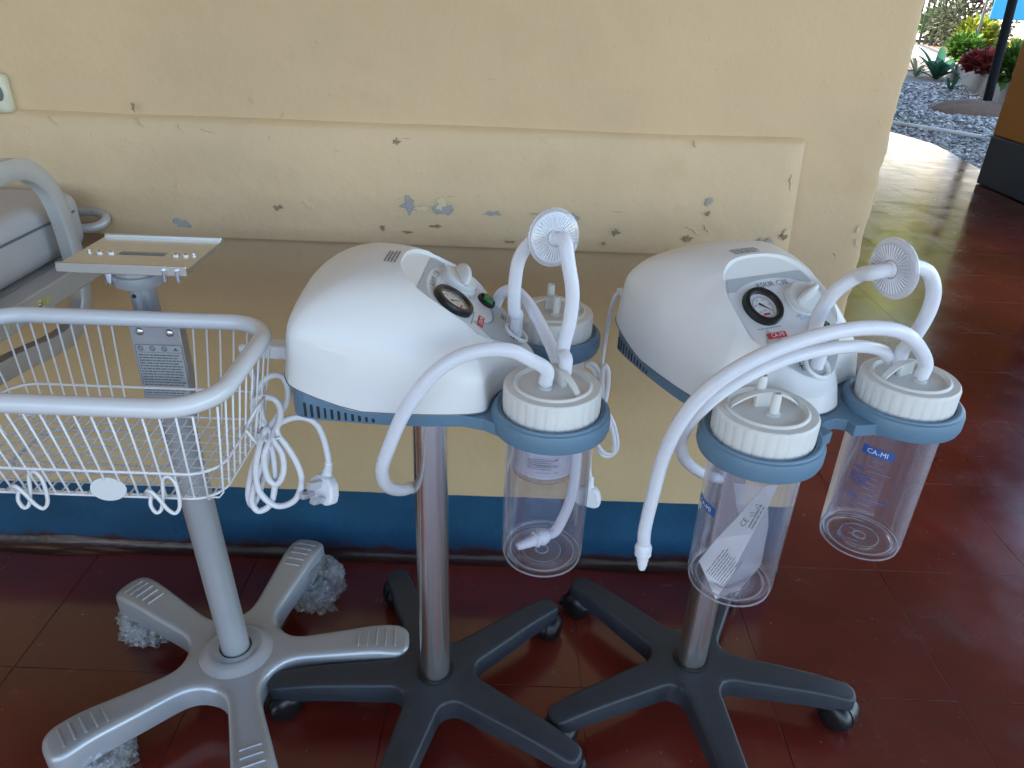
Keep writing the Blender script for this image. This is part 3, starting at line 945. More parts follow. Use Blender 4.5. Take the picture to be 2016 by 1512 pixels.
# ================================================================== STAR BASES
def star_base_vf(R, r0, w1, wt, rc, zfun, hfun, bev, fillet, nrow=26, T36=math.tan(PI / 5)):
    """five-armed base; half width: bisector near the hub, filleted into a tapering arm with a rounded tip"""
    y0 = r0 * T36
    def W(r):
        if r <= r0: return r * T36
        r1 = r0 + fillet
        if r < r1:
            # cubic bezier from the bisector (perpendicular to it) to the arm
            P0 = Vector((r0, y0)); P3 = Vector((r1, w1))
            P1 = P0 + Vector((math.sin(PI / 5), -math.cos(PI / 5))) * fillet * .42
            P2 = P3 - Vector((1, (wt - w1) / (R - r1))).normalized() * fillet * .5
            lo, hi = 0, 1
            for _ in range(24):
                t = (lo + hi) / 2
                x = (1 - t) ** 3 * P0.x + 3 * (1 - t) ** 2 * t * P1.x + 3 * (1 - t) * t * t * P2.x + t ** 3 * P3.x
                if x < r: lo = t
                else: hi = t
            return (1 - t) ** 3 * P0.y + 3 * (1 - t) ** 2 * t * P1.y + 3 * (1 - t) * t * t * P2.y + t ** 3 * P3.y
        w_ = w1 + (wt - w1) * (r - r1) / (R - r1)
        if r > R - rc:
            s = min(1, (r - (R - rc)) / rc)
            w_ *= max(0.0, 1 - s ** 2.6) ** (1 / 2.6)
        return w_
    cb_ = math.cos(PI / 5) * bev
    rows = [0.0, r0 * .5, r0 * .8, r0 - cb_] + [r0 + fillet * k / 9 for k in range(10)]
    a = r0 + fillet
    rows += [a + (R - rc - a) * k / 8 for k in range(1, 9)] + [R - rc + rc * s for s in (.3, .55, .75, .88, .95, .985, 1.0)]
    parts = []
    for arm in range(5):
        ca, sa = math.cos(arm * 2 * PI / 5), math.sin(arm * 2 * PI / 5)
        V, F = [], []
        vs = [-1, -.55, 0, .55, 1]
        nc = 0
        for r in rows:
            w_ = W(r); zt = zfun(r); zb = zt - hfun(r)
            prof = []
            if r < r0 - 1e-9:
                side = [(r, w_, zt)] * 5
            else:
                e_ = 1e-4
                r_a, r_b = max(r0, r - e_), min(R, r + e_)
                dw = (W(r_b) - W(r_a)) / (r_b - r_a)
                ln = math.sqrt(1 + dw * dw)
                nx_, ny_ = dw / ln, -1 / ln
                b = bev
                def ins(k):
                    return r + b * k * nx_, max(0.0, w_ + b * k * ny_)
                side = [(r, w_, zb), (r, w_, zt - b)]
                for k, dz in ((.13, .5), (.5, .13), (1.0, 0.0)):
                    ri, wi = ins(k)
                    side.append((ri, wi, zfun(ri) - b * dz))
            ri, wi, zi = side[-1]
            prof = [(rr_, -x, z) for rr_, x, z in side] + [(ri, v * wi, zi) for v in vs[1:-1]] + side[::-1]
            nc = len(prof)
            for rr_, y, z in prof: V.append((rr_ * ca - y * sa, rr_ * sa + y * ca, z))
        for i in range(len(rows) - 1):
            for k in range(nc - 1):
                F.append([i * nc + k, (i + 1) * nc + k, (i + 1) * nc + k + 1, i * nc + k + 1])
        parts.append((V, F))
    me = mk('star_base', *join(*parts))
    bm = bmesh.new(); bm.from_mesh(me)
    bmesh.ops.remove_doubles(bm, verts=bm.verts, dist=2e-5)
    bmesh.ops.dissolve_degenerate(bm, edges=bm.edges, dist=1e-6)
    bmesh.ops.recalc_face_normals(bm, faces=bm.faces)
    bm.to_mesh(me); bm.free()
    shade(me, 50)
    return me

def caster_meshes():
    wheel = mk('wheel', *lathevf([(0.0, .010), (.012, .0105), (.020, .008), (.0235, .004), (.0245, 0), (.0245, -.006), (.0, -.006)], 28))
    shade(wheel, 40)
    # hood: half drum over the wheels with a stop lip
    V, F = [], []
    seg = 14
    for j, (hw) in enumerate((-.0075, .0075)):
        for k in range(seg + 1):
            a = rad(-20) + rad(220) * k / seg
            V.append((math.cos(a) * .0262, hw, math.sin(a) * .0262))
        V.append((0, hw, 0))
    n = seg + 2
    for k in range(seg): F.append([k, k + 1, n + k + 1, n + k])
    for k in range(seg):
        F.append([k, n - 1, k + 1]); F.append([n + k, n + k + 1, 2 * n - 1])
    hood = mk('hood', *join((V, F), boxvf(-.034, -.020, -.010, .010, -.013, -.006), lathevf([(0, .036), (.0075, .036), (.0075, .022), (.011, .022), (.011, .012)], 14)))
    shade(hood, 40)
    return wheel, hood
WHEEL, HOOD = caster_meshes()
WHEEL.materials.append(MATS['black_plastic']); HOOD.materials.append(MATS['black_plastic'])
def add_caster(parent, x, y, ang, dz=0):
    c = bpy.data.objects.new('caster', HOOD); link(c, parent)
    c.location = (x, y, .0248 * 1.3 + dz); c.rotation_euler = (0, 0, ang); c.scale = (1.3, 1.3, 1.3)
    for s in (1, -1):
        w_ = bpy.data.objects.new('wheel', WHEEL); link(w_, c)
        w_.location = (0, s * .0145, 0); w_.rotation_euler = (-s * PI / 2, 0, 0)

DARK_STAR = star_base_vf(.312, .062, .031, .021, .022, lambda r: .101 - .004 * max(0, r - .05) / .26 - .010 * max(0, (r - .2) / .11) ** 2, lambda r: .050 - .014 * min(1, r / .31), .0055, .045)
DARK_STAR.materials.append(MATS['dark_plastic'])

# ================================================================== SUCTION MACHINE
# local frame: origin on the floor under the column, +x the front (control panel), +y to the viewer's right when facing it
PTH = math.atan(.66)
PUp = Vector((-math.cos(PTH), 0, math.sin(PTH)))      # up the slope of the panel
PN = Vector((math.sin(PTH), 0, math.cos(PTH)))        # panel normal
PO = Vector((.06, .006, .858))
def P2(u, v, h=0.0): return PO + Vector((0, 1, 0)) * u + PUp * v + PN * h
def panelM(u, v, h, rot=0.0):
    ux = Vector((0, 1, 0)) * math.cos(rot) + PUp * math.sin(rot)
    uy = PUp * math.cos(rot) - Vector((0, 1, 0)) * math.sin(rot)
    return frameM(P2(u, v, h), ux, uy)

HALF = [(-.172, 0), (-.171, -.05), (-.169, -.100), (-.163, -.126), (-.142, -.141), (-.06, -.147), (.02, -.146), (.072, -.140), (.098, -.131), (.104, -.118), (.106, -.100), (.113, -.078), (.127, -.060), (.144, -.048), (.157, -.036), (.165, -.018), (.168, 0)]
def shell_outline(per=6):
    pts = [Vector((x, y, 0)) for x, y in HALF] + [Vector((x, -y, 0)) for x, y in HALF[1:-1][::-1]]
    return crom(pts, per, True)
def zskirt(x):   # lower edge of the white shell
    return .757 + .034 * max(0.0, min(1.0, (-.06 - x) / .11)) ** 1.3
def zcrease(x):
    return .852 - .040 * max(0, min(1, (x + .15) / .2)) - .030 * max(0, min(1, (x - .05) / .1))
def ztop(x, y):
    xs = [-.20, -.16, -.12, -.077, -.021, .035, .077, .12, .17]
    zs = [.898, .906, .914, .921, .919, .901, .873, .838, .800]
    for i in range(len(xs) - 1):
        if x <= xs[i + 1]:
            t = (x - xs[i]) / (xs[i + 1] - xs[i]); t = max(0, t)
            p0 = zs[max(0, i - 1)]; p1 = zs[i]; p2 = zs[i + 1]; p3 = zs[min(len(xs) - 1, i + 2)]
            return .5 * (2 * p1 + (p2 - p0) * t + (2 * p0 - 5 * p1 + 4 * p2 - p3) * t * t + (3 * p1 - p0 - 3 * p2 + p3) * t ** 3)
    return zs[-1]
def dome_z(x, y, t):
    zc = zcrease(x)
    tt = min(1, t / .955)
    zt = ztop(x, y) - .016 * (abs(y) / .14) ** 2 * (1.4 if x > 0 else 1.0)
    zt = max(zt, zc + .012)
    rr_ = math.hypot(x, y)
    k = (max(0.0, -x) / rr_) ** 2 if rr_ > 1e-6 else 0.0      # squarer towards the back
    return zc + (zt - zc) * max(0.0, 1 - tt ** (4.6 + 3.4 * k)) ** (.78 - .30 * k)
def shell_mesh():
    O = shell_outline()
    n = len(O)
    V, F = [], []
    ts = [0.0, .1, .2, .3, .4, .5, .58, .66, .73, .79, .84, .88, .91, .935, .950, .955]
    V.append((0, 0, dome_z(0, 0, 0)))
    for t in ts[1:]:
        for p in O: V.append((p.x * t, p.y * t, dome_z(p.x * t, p.y * t, t)))
    # lower facet: from the crease down and slightly out to the skirt
    for s in (.03, .5, .97, 1.0):
        for p in O:
            t = .958 + .040 * s
            z = zcrease(p.x) + (zskirt(p.x) - zcrease(p.x)) * s
            V.append((p.x * t, p.y * t, z))
    for p in O: V.append((p.x * .97, p.y * .97, zskirt(p.x)))
    rings = len(ts) - 1 + 5
    for i in range(n): F.append([0, 1 + i, 1 + (i + 1) % n])
    for j in range(rings - 1):
        for i in range(n):
            a = 1 + j * n
            F.append([a + i, a + n + i, a + n + (i + 1) % n, a + (i + 1) % n])
    F.append([1 + (rings - 1) * n + i for i in range(n)])
    return mk('upper_shell', V, F)
RIMH = [(0, .104), (.03, .101), (.056, .088), (.075, .064), (.084, .030), (.083, -.005), (.073, -.040), (.055, -.070), (.037, -.090), (.020, -.104), (0, -.109)]
def rim_outline(scale=1.0, per=5):
    pts = [Vector((u, v, 0)) for u, v in RIMH] + [Vector((-u, v, 0)) for u, v in RIMH[1:-1][::-1]]
    return [(p.x * scale, p.y * scale) for p in crom(pts, per, True)]
def carved_shell():
    me = shell_mesh()
    a = bpy.data.objects.new('upper_shell', me); link(a)
    # cutter: flared prism standing on the panel plane
    o0, o1 = rim_outline(1.0), rim_outline(1.08)
    n = len(o0)
    V = [P2(u, v, 0) for u, v in o0] + [P2(u * .99 + .0, v + .002, .014) for u, v in o1] + [P2(u * 1.0, v + .003, .12) for u, v in o1]
    F = [[i, (i + 1) % n, n + (i + 1) % n, n + i] for i in range(n)] + [[n + i, n + (i + 1) % n, 2 * n + (i + 1) % n, 2 * n + i] for i in range(n)]
    tri = tessellate_polygon([[Vector((u, v, 0)) for u, v in o0]])
    F += [list(t) for t in tri] + [[i + 2 * n for i in t] for t in tri]
    cm = mk('cut', V, F)
    c = bpy.data.objects.new('cut', cm); link(c)
    md = a.modifiers.new('b', 'BOOLEAN'); md.object = c; md.operation = 'DIFFERENCE'; md.solver = 'EXACT'
    dg = bpy.context.evaluated_depsgraph_get(); dg.update()
    out = bpy.data.meshes.new_from_object(a.evaluated_get(dg))
    bpy.data.objects.remove(a); bpy.data.objects.remove(c)
    out.name = 'upper_shell'
    bm = bmesh.new(); bm.from_mesh(out)
    es = [e for e in bm.edges if len(e.link_faces) == 2 and e.calc_face_angle(0) > rad(24) and e.is_convex and all(f.calc_center_median().z > .785 for f in e.link_faces)]
    bm.to_mesh(out); bm.free()
    shade(out, 16)
    return out
SHELL = carved_shell()
SHELL.materials.clear(); SHELL.materials.append(MATS['white_shell'])

JX, JY = .187, .124      # jar axes
def tray_meshes():
    O = shell_outline()
    zt = lambda x, y: zskirt(x) + .004
    tray = bevelled(prismvf([(p.x * .962, p.y * .962) for p in O], .737, 0, zt), .003, 2, 'tray', 50)
    shade(tray, 40)
    ring = mk('jar_ring', *lathevf([(.0655, .742), (.0735, .740), (.0765, .742), (.0785, .748), (.0785, .762), (.0770, .767), (.0745, .7685), (.0735, .7705), (.0715, .7715), (.0700, .7700), (.0680, .7680), (.0655, .7675), (.0655, .742)], 64))
    shade(ring, 28)
    # web joining body and rings, with the notch at its front
    def arc(cx, cy, r, a0, a1, n=10): return [(cx + r * math.cos(rad(a0 + (a1 - a0) * k / n)), cy + r * math.sin(rad(a0 + (a1 - a0) * k / n))) for k in range(n + 1)]
    right = [(.218, -.062), (.200, -.050), (.199, -.018), (.178, -.016)]
    R_ = .069
    web = [(.02, -.137)] + [(.07, -.139)] + [(.10, -.146)] + arc(JX, -JY, R_, 218, 52, 22)[0:] + [(.214, -.052), (.206, -.020), (.190, -.022), (.182, -.010), (.182, .010), (.190, .022), (.206, .020), (.214, .052)] + arc(JX, JY, R_, -52, -218, 22) + [(.10, .146), (.07, .139), (.02, .137)]
    webm = bevelled(prismvf(web, .739, .7562), .0022, 2, 'web', 40)
    return tray, ring, webm
TRAY, RING, WEB = tray_meshes()
for m_ in (TRAY, RING, WEB): m_.materials.append(MATS['blue_plastic'])

def machine(label, loc, ang, col_off, star_ang, key):
    t = thing('suction_machine', label, 'suction machine', (loc[0], loc[1], 0), ang, 'suction machines on trolleys')
    # trolley
    sb = obj('star_base', DARK_STAR, None, t, (col_off[0], col_off[1], 0), (0, 0, star_ang - ang))
    for k in range(5):
        a = k * 2 * PI / 5
        rnd = random.Random(key * 10 + k)
        add_caster(sb, math.cos(a) * .292, math.sin(a) * .292, rnd.uniform(0, 6.28))
    colm = mk('column', *lathevf([(.0275, .098), (.0275, .745)], 48)); shade(colm, 180)
    obj('column', colm, 'brushed_steel', t, (col_off[0], col_off[1], 0))
    cl = mk('column_collar', *lathevf([(.0285, .104), (.0335, .104), (.0345, .1015), (.0345, .094), (.0285, .094)], 40)); shade(cl, 40)
    obj('column_collar', cl, 'black_plastic', t, (col_off[0], col_off[1], 0))
    # housing
    obj('base_tray', TRAY, None, t)
    obj('web', WEB, None, t)
    for s in (-1, 1): obj('jar_ring', RING, None, t, (JX, s * JY, 0))
    obj('upper_shell', SHELL, None, t)
    # vent slots in both flanks of the tray
    for s in (-1, 1):
        for k in range(11):
            x = -.138 + k * .0092
            y = None
            O = shell_outline()
            best = min((p for p in O if p.y * s > 0), key=lambda p: abs(p.x * .962 - x) + (0 if abs(p.y) > .1 else 1))
            y = best.y * .962
            h = .034 - k * .0024
            slope = 0.0
            z0 = .7395
            sm = bevelled(boxvf(-.0019, .0019, -.0012, .0012, 0, h * .62), .0008, 1, 'vent_slot')
            obj('vent_slot', sm, 'ink', t, (x, y - s * .0004, z0))
    # control panel
    oo = [(u, min(v, .0705)) for u, v in rim_outline(.955)]
    seen = []
    for p in oo:
        if not seen or (abs(p[0] - seen[-1][0]) + abs(p[1] - seen[-1][1])) > 1e-5: seen.append(p)
    cp = obj('control_panel', mk('control_panel', *sheetvf([P2(u, v, .0006) for u, v in seen])), 'panel_grey', t)
    def lay(name, vf, M_, m, parent=cp):
        return obj(name, mk(name, *xf(vf, M_)), m, parent)
    # darker corner band at the top and grey foot of the sticker
    top = [(u, v) for u, v in seen if v > .046]
    L_ = sorted([p for p in top if p[0] < 0], key=lambda p: p[1]); R_ = sorted([p for p in top if p[0] > 0], key=lambda p: -p[1])
    arcp = [(.066 * math.cos(rad(a)) * 1.12, .030 + .034 * math.sin(rad(a))) for a in range(28, 153, 8)]
    band = [P2(u, v, .0012) for u, v in L_ + R_ + arcp]
    obj('corner_band', mk('corner_band', *sheetvf(band)), 'panel_band', cp)
    foot = [(u, v) for u, v in seen if v < -.050]
    foot = sorted([p for p in foot if p[0] < 0], key=lambda p: -p[1]) + sorted([p for p in foot if p[0] >= 0], key=lambda p: p[1])
    arcb = [(.058 * math.sin(rad(a)), .018 - .066 * math.cos(rad(a))) for a in range(56, -57, -8)]
    obj('foot_band', mk('foot_band', *sheetvf([P2(u, v, .0012) for u, v in foot + arcb])), 'panel_band', cp)
    obj('arc_line', mk('arc_line', *join(*[([P2(.058 * math.sin(rad(a)), .020 - .066 * math.cos(rad(a)), .0016), P2(.058 * math.sin(rad(a + 8)), .020 - .066 * math.cos(rad(a + 8)), .0016), P2(.058 * math.sin(rad(a + 8)), .018 - .066 * math.cos(rad(a + 8)), .0016), P2(.058 * math.sin(rad(a)), .018 - .066 * math.cos(rad(a)), .0016)], [[0, 1, 2, 3]]) for a in range(-56, 56, 8)])), 'ink_blue_pale', cp)
    lay('printed_lettering', textvf('ASKIR C30', .0125), panelM(.004, .0535, .0016, rad(0)), 'ink_grey')
    lay('printed_lettering', textvf('SUCTION CONTROL', .0048), panelM(.040, -.010, .0016), 'ink_blue_pale')
    lay('printed_lettering', textvf('OFF', .005), panelM(.018, -.005, .0016), 'ink_grey')
    lay('printed_lettering', dashes(.022, 3, .0032, .0014, 5), panelM(.028, -.060, .0016), 'ink')
    lay('printed_lettering', dashes(.05, 1, .003, .0010, 6), panelM(-.036, -.0165, .0016), 'ink_grey')
    bd = lay('brand_badge', boxvf(-.016, .016, -.0045, .0045, 0, .0012), panelM(-.035, -.029, .0006), 'ink_red')
    lay('printed_lettering', textvf('CA-MI', .0085), panelM(-.034, -.029, .0022), 'print_white', bd)
    # gauge
    g0 = panelM(-.034, .018, .0)
    bz = mk('gauge', *xf(lathevf([(.0305, 0), (.0305, .006), (.0290, .0095), (.0250, .0105), (.0225, .0095), (.0215, .006), (.0215, .002)], 56), g0)); shade(bz, 40)
    gz = obj('gauge', bz, 'black_plastic', t)
    obj('dial_face', mk('dial_face', *xf(lathevf([(0.0, .003), (.0216, .003)], 48), g0)), 'gauge_face', gz)
    gl = mk('gauge_glass', *xf(lathevf([(0, .0088), (.010, .0086), (.0222, .0078)], 48), g0)); shade(gl, 180)
    obj('glass', gl, 'gauge_glass', gz)
    tk = []
    for k in range(31):
        a = rad(225 - 270 * k / 30)
        L = .0035 if k % 5 == 0 else .0018
        c_, s_ = math.cos(a), math.sin(a)
        r1 = .0155
        hw = .00035
        tk.append(([(c_ * r1 - s_ * hw, s_ * r1 + c_ * hw, .0034), (c_ * r1 + s_ * hw, s_ * r1 - c_ * hw, .0034), (c_ * (r1 + L) + s_ * hw, s_ * (r1 + L) - c_ * hw, .0034), (c_ * (r1 + L) - s_ * hw, s_ * (r1 + L) + c_ * hw, .0034)], [[0, 1, 2, 3]]))
        tk.append(([(c_ * .0152, s_ * .0152, .0034), (c_ * .0156, s_ * .0156, .0034), (math.cos(a - rad(9)) * .0156, math.sin(a - rad(9)) * .0156, .0034), (math.cos(a - rad(9)) * .0152, math.sin(a - rad(9)) * .0152, .0034)], [[0, 1, 2, 3]]) if k < 30 else ([(0, 0, .0034), (.0001, 0, .0034), (0, .0001, .0034)], [[0, 1, 2]]))
    for k in range(6):
        a = rad(225 - 54 * k)
        tv = textvf(str(-100 + 20 * k) if k < 5 else '0', .0036)
        tk.append(([v + Vector((math.cos(a) * .0118, math.sin(a) * .0118, .0034)) for v in tv[0]], tv[1]))
    tv = textvf('kPa', .004); tk.append(([v + Vector((0, -.007, .0034)) for v in tv[0]], tv[1]))
    obj('scale_marks', mk('scale_marks', *xf(join(*tk), g0)), 'ink', gz)
    rb = obj('red_mark', mk('red_mark', *xf(boxvf(-.0055, .0055, -.0145, -.0112, .0034, .0036), g0)), 'ink_red', gz)
    na = rad(-42)
    nd = ([(math.cos(na) * .0165, math.sin(na) * .0165, .0052), (math.cos(na + 1.57) * .0016, math.sin(na + 1.57) * .0016, .0052), (-math.cos(na) * .007 + math.cos(na + 1.57) * .0022, -math.sin(na) * .007 + math.sin(na + 1.57) * .0022, .0052), (-math.cos(na) * .007 - math.cos(na + 1.57) * .0022, -math.sin(na) * .007 - math.sin(na + 1.57) * .0022, .0052), (-math.cos(na + 1.57) * .0016, -math.sin(na + 1.57) * .0016, .0052)], [[0, 1, 2, 3, 4]])
    obj('needle', mk('needle', *xf(nd, g0)), 'ink', gz)
    # knob with its grip bar
    k0 = panelM(.040, .020, 0)
    kb = mk('knob', *xf(lathevf([(.0290, 0), (.0290, .004), (.0280, .005), (.0262, .005), (.0262, .010), (.0250, .0125), (.015, .0135), (0, .0138)], 56), k0)); shade(kb, 40)
    kn = obj('knob', kb, 'knob_plastic', t)
    ga = rad(24)
    gv = []
    for i in range(13):
        tt = -1 + 2 * i / 12
        hh = .0130 + .017 * max(0, 1 - tt * tt) ** .5 * (1 if tt < .2 else 1)
        wd = .0052 * (1 - .25 * tt * tt)
        gv.append((tt * .0245, wd, hh))
    Vg, Fg = [], []
    for x, wd, hh in gv: Vg += [(x, -wd * 1.5, .011), (x, -wd * .7, hh), (x, 0, hh + .0012), (x, wd * .7, hh), (x, wd * 1.5, .011)]
    for i in range(12):
        for k in range(4): Fg.append([i * 5 + k, i * 5 + k + 1, i * 5 + k + 6, i * 5 + k + 5])
    gm_ = mk('grip', *xf((Vg, Fg), k0 @ Matrix.Rotation(ga, 4, 'Z'))); shade(gm_, 60)
    obj('grip', gm_, 'knob_plastic', kn)
    # rocker switch
    s0 = panelM(.042, -.030, 0)
    sw = mk('power_switch', *xf(join(lathevf([(.0175, 0), (.0175, .004), (.0160, .0055), (.0145, .005), (.0145, .002), (0, .002)], 40)), s0 @ Matrix.Diagonal((1, .82, 1, 1)))); shade(sw, 40)
    swo = obj('power_switch', sw, 'black_plastic', t)
    rk = bevelled(boxvf(-.0095, .0095, -.0085, .0085, .002, .0085), .002, 2, 'rocker')
    rk.transform(s0 @ Matrix.Rotation(rad(12), 4, 'X')); obj('rocker', rk, 'green_lens', swo)
    # nose socket with its white lip, and the little standing figure
    so = mk('nose_socket', *xf(lathevf([(.0195, -.002), (.0195, .004), (.0175, .0062), (.0150, .005), (.0140, .001), (.0125, -.001), (0, -.001)], 40), panelM(.0, -.086, 0) @ Matrix.Diagonal((1, 1.05, 1, 1)))); shade(so, 40)
    obj('nose_socket', so, 'white_shell', t)
    ic = join(lathevf([(0, 0), (.0016, 0)], 12), ([(-.0014, -.0025, 0), (.0014, -.0025, 0), (.0014, -.0065, 0), (-.0014, -.0065, 0)], [[0, 1, 2, 3]]),
              ([(-.0042, -.0036, 0), (-.0012, -.0024, 0), (.0012, -.0024, 0), (.0042, -.0036, 0), (.0040, -.0044, 0), (-.0040, -.0044, 0)], [[0, 1, 2, 3, 4, 5]]),
              ([(-.0014, -.006, 0), (0, -.006, 0), (-.0016, -.012, 0), (-.0030, -.012, 0)], [[0, 1, 2, 3]]), ([(0, -.006, 0), (.0014, -.006, 0), (.0030, -.012, 0), (.0016, -.012, 0)], [[0, 1, 2, 3]]))
    obj('printed_figure', mk('printed_figure', *xf(ic, frameM(P2(-.027, -.078, .0045), (0, 1, 0), PUp))), 'ink', t)
    # small warning print on top of the dome, above the panel
    wr = dashes(.050, 4, .0056, .0028, 9 + key, .2, .0015)
    def onshell(v):
        x, y = -.046 - v.y * .8, .002 + v.x
        O = math.atan2(y, x)
        return Vector((x, y, 0))
    Vw = []
    for v in wr[0]:
        p = onshell(Vector(v))
        # polar fraction of the outline in that direction
        best = min(shell_outline(6), key=lambda q: abs(math.atan2(q.y, q.x) - math.atan2(p.y, p.x)) if q.length else 9)
        tt = p.length / best.length
        Vw.append(Vector((p.x, p.y, dome_z(p.x, p.y, tt) + .0009)))
    obj('warning_print', mk('warning_print', Vw, wr[1]), 'ink_grey', t)
    # moulding seam just above the skirt and the two cover screws
    O_ = shell_outline(3)
    sp = [Vector((p.x * 1.0005, p.y * 1.0005, zskirt(p.x) + .0012)) for p in O_]
    obj('seam', mk('seam', *tubevf(sp, .0008, 5, True)), 'ink_grey', t)
    # mains inlet at the back
    inl = bevelled(boxvf(-.180, -.160, -.060, -.018, .765, .812), .003, 2, 'mains_inlet')
    obj('mains_inlet', inl, 'black_plastic', t)
    return t

LM = (-.130, .970, rad(-2))
LR = (.352, 1.018, math.atan2(-.909, .417))
mach1 = machine('white and blue suction machine in the middle, its panel turned to the right', LM[:2], LM[2], (.004, .008), rad(41), 1)
mach2 = machine('white and blue suction machine on the right, its panel facing the viewer', LR[:2], LR[2], (-.001, .022), rad(-10.5), 2)
def l2w(L, p):
    c_, s_ = math.cos(L[2]), math.sin(L[2])
    return Vector((L[0] + c_ * p[0] - s_ * p[1], L[1] + s_ * p[0] + c_ * p[1], p[2]))

# ================================================================== JARS
LZ = .757          # underside of lids
def lid_meshes():
    # skirt with grip ribs
    V, F = [], []
    n = 150
    D_ = .007
    prof = [(.0615, 0, 0), (.0640, .0005, 1), (.0640, .034 + D_, 1), (.0628, .037 + D_, .3), (.0612, .0385 + D_, 0)]
    for r, z, k in prof:
        for i in range(n):
            a = 2 * PI * i / n
            g = -.0010 * k if (i % 5) == 0 else 0
            V.append(((r + g) * math.cos(a), (r + g) * math.sin(a), z))
    for j in range(len(prof) - 1):
        for i in range(n): F.append([j * n + i, j * n + (i + 1) % n, (j + 1) * n + (i + 1) % n, (j + 1) * n + i])
    top = lathevf([(r, z + D_) for r, z in [(.0612, .0385), (.0520, .0390), (.0500, .0415), (.0485, .0420), (.0470, .0400), (.0460, .0375), (.0455, .0365), (0, .0370)]], 72)
    cap = mk('lid', *join((V, F), top)); shade(cap, 30)
    # arched strap across the lid, with a block below it
    Va, Fa = [], []
    N = 22
    for i in range(N + 1):
        t = -1 + 2 * i / N
        y = t * .0455
        z = .0375 + .0205 * math.cos(t * PI / 2) ** .8 if abs(t) < 1 else .0375
        hw = .0036 + .0016 * (1 - abs(t))
        Va += [(-hw - .010, y, z), (hw - .010, y, z), (hw - .010, y, z - .003), (-hw - .010, y, z - .003)]
    for i in range(N):
        for k in range(4): Fa.append([i * 4 + k, i * 4 + (k + 1) % 4, i * 4 + 4 + (k + 1) % 4, i * 4 + 4 + k])
    strap = mk('strap', Va, Fa); shade(strap, 40)
    block = bevelled(boxvf(-.0135, -.0065, -.013, .013, .036, .0565), .001, 1, 'block')
    pr = [(.0095, .0365), (.0095, .0390), (.0062, .0405), (.0058, .060), (.0050, .066), (.0050, .067), (.0036, .067), (.0036, .050)]
    port = mk('port', *lathevf(pr, 24)); shade(port, 40)
    pr2 = [(.0062, .0365), (.0060, .068), (.0052, .0735), (.0052, .0745), (.0037, .0745), (.0037, .055)]
    port2 = mk('port', *lathevf(pr2, 24)); shade(port2, 40)
    for m_ in (strap, block, port, port2): m_.transform(Matrix.Translation((0, 0, D_)))
    return cap, strap, block, port, port2
LID = lid_meshes()
for m_ in LID: m_.materials.append(MATS['lid_plastic'])
def cyl(vf, r, a0, z0):
    """wrap flat print (x along, y up) round a cylinder"""
    return [Vector((r * math.cos(a0 + v[0] / r), r * math.sin(a0 + v[0] / r), z0 + v[1])) for v in vf[0]], vf[1]
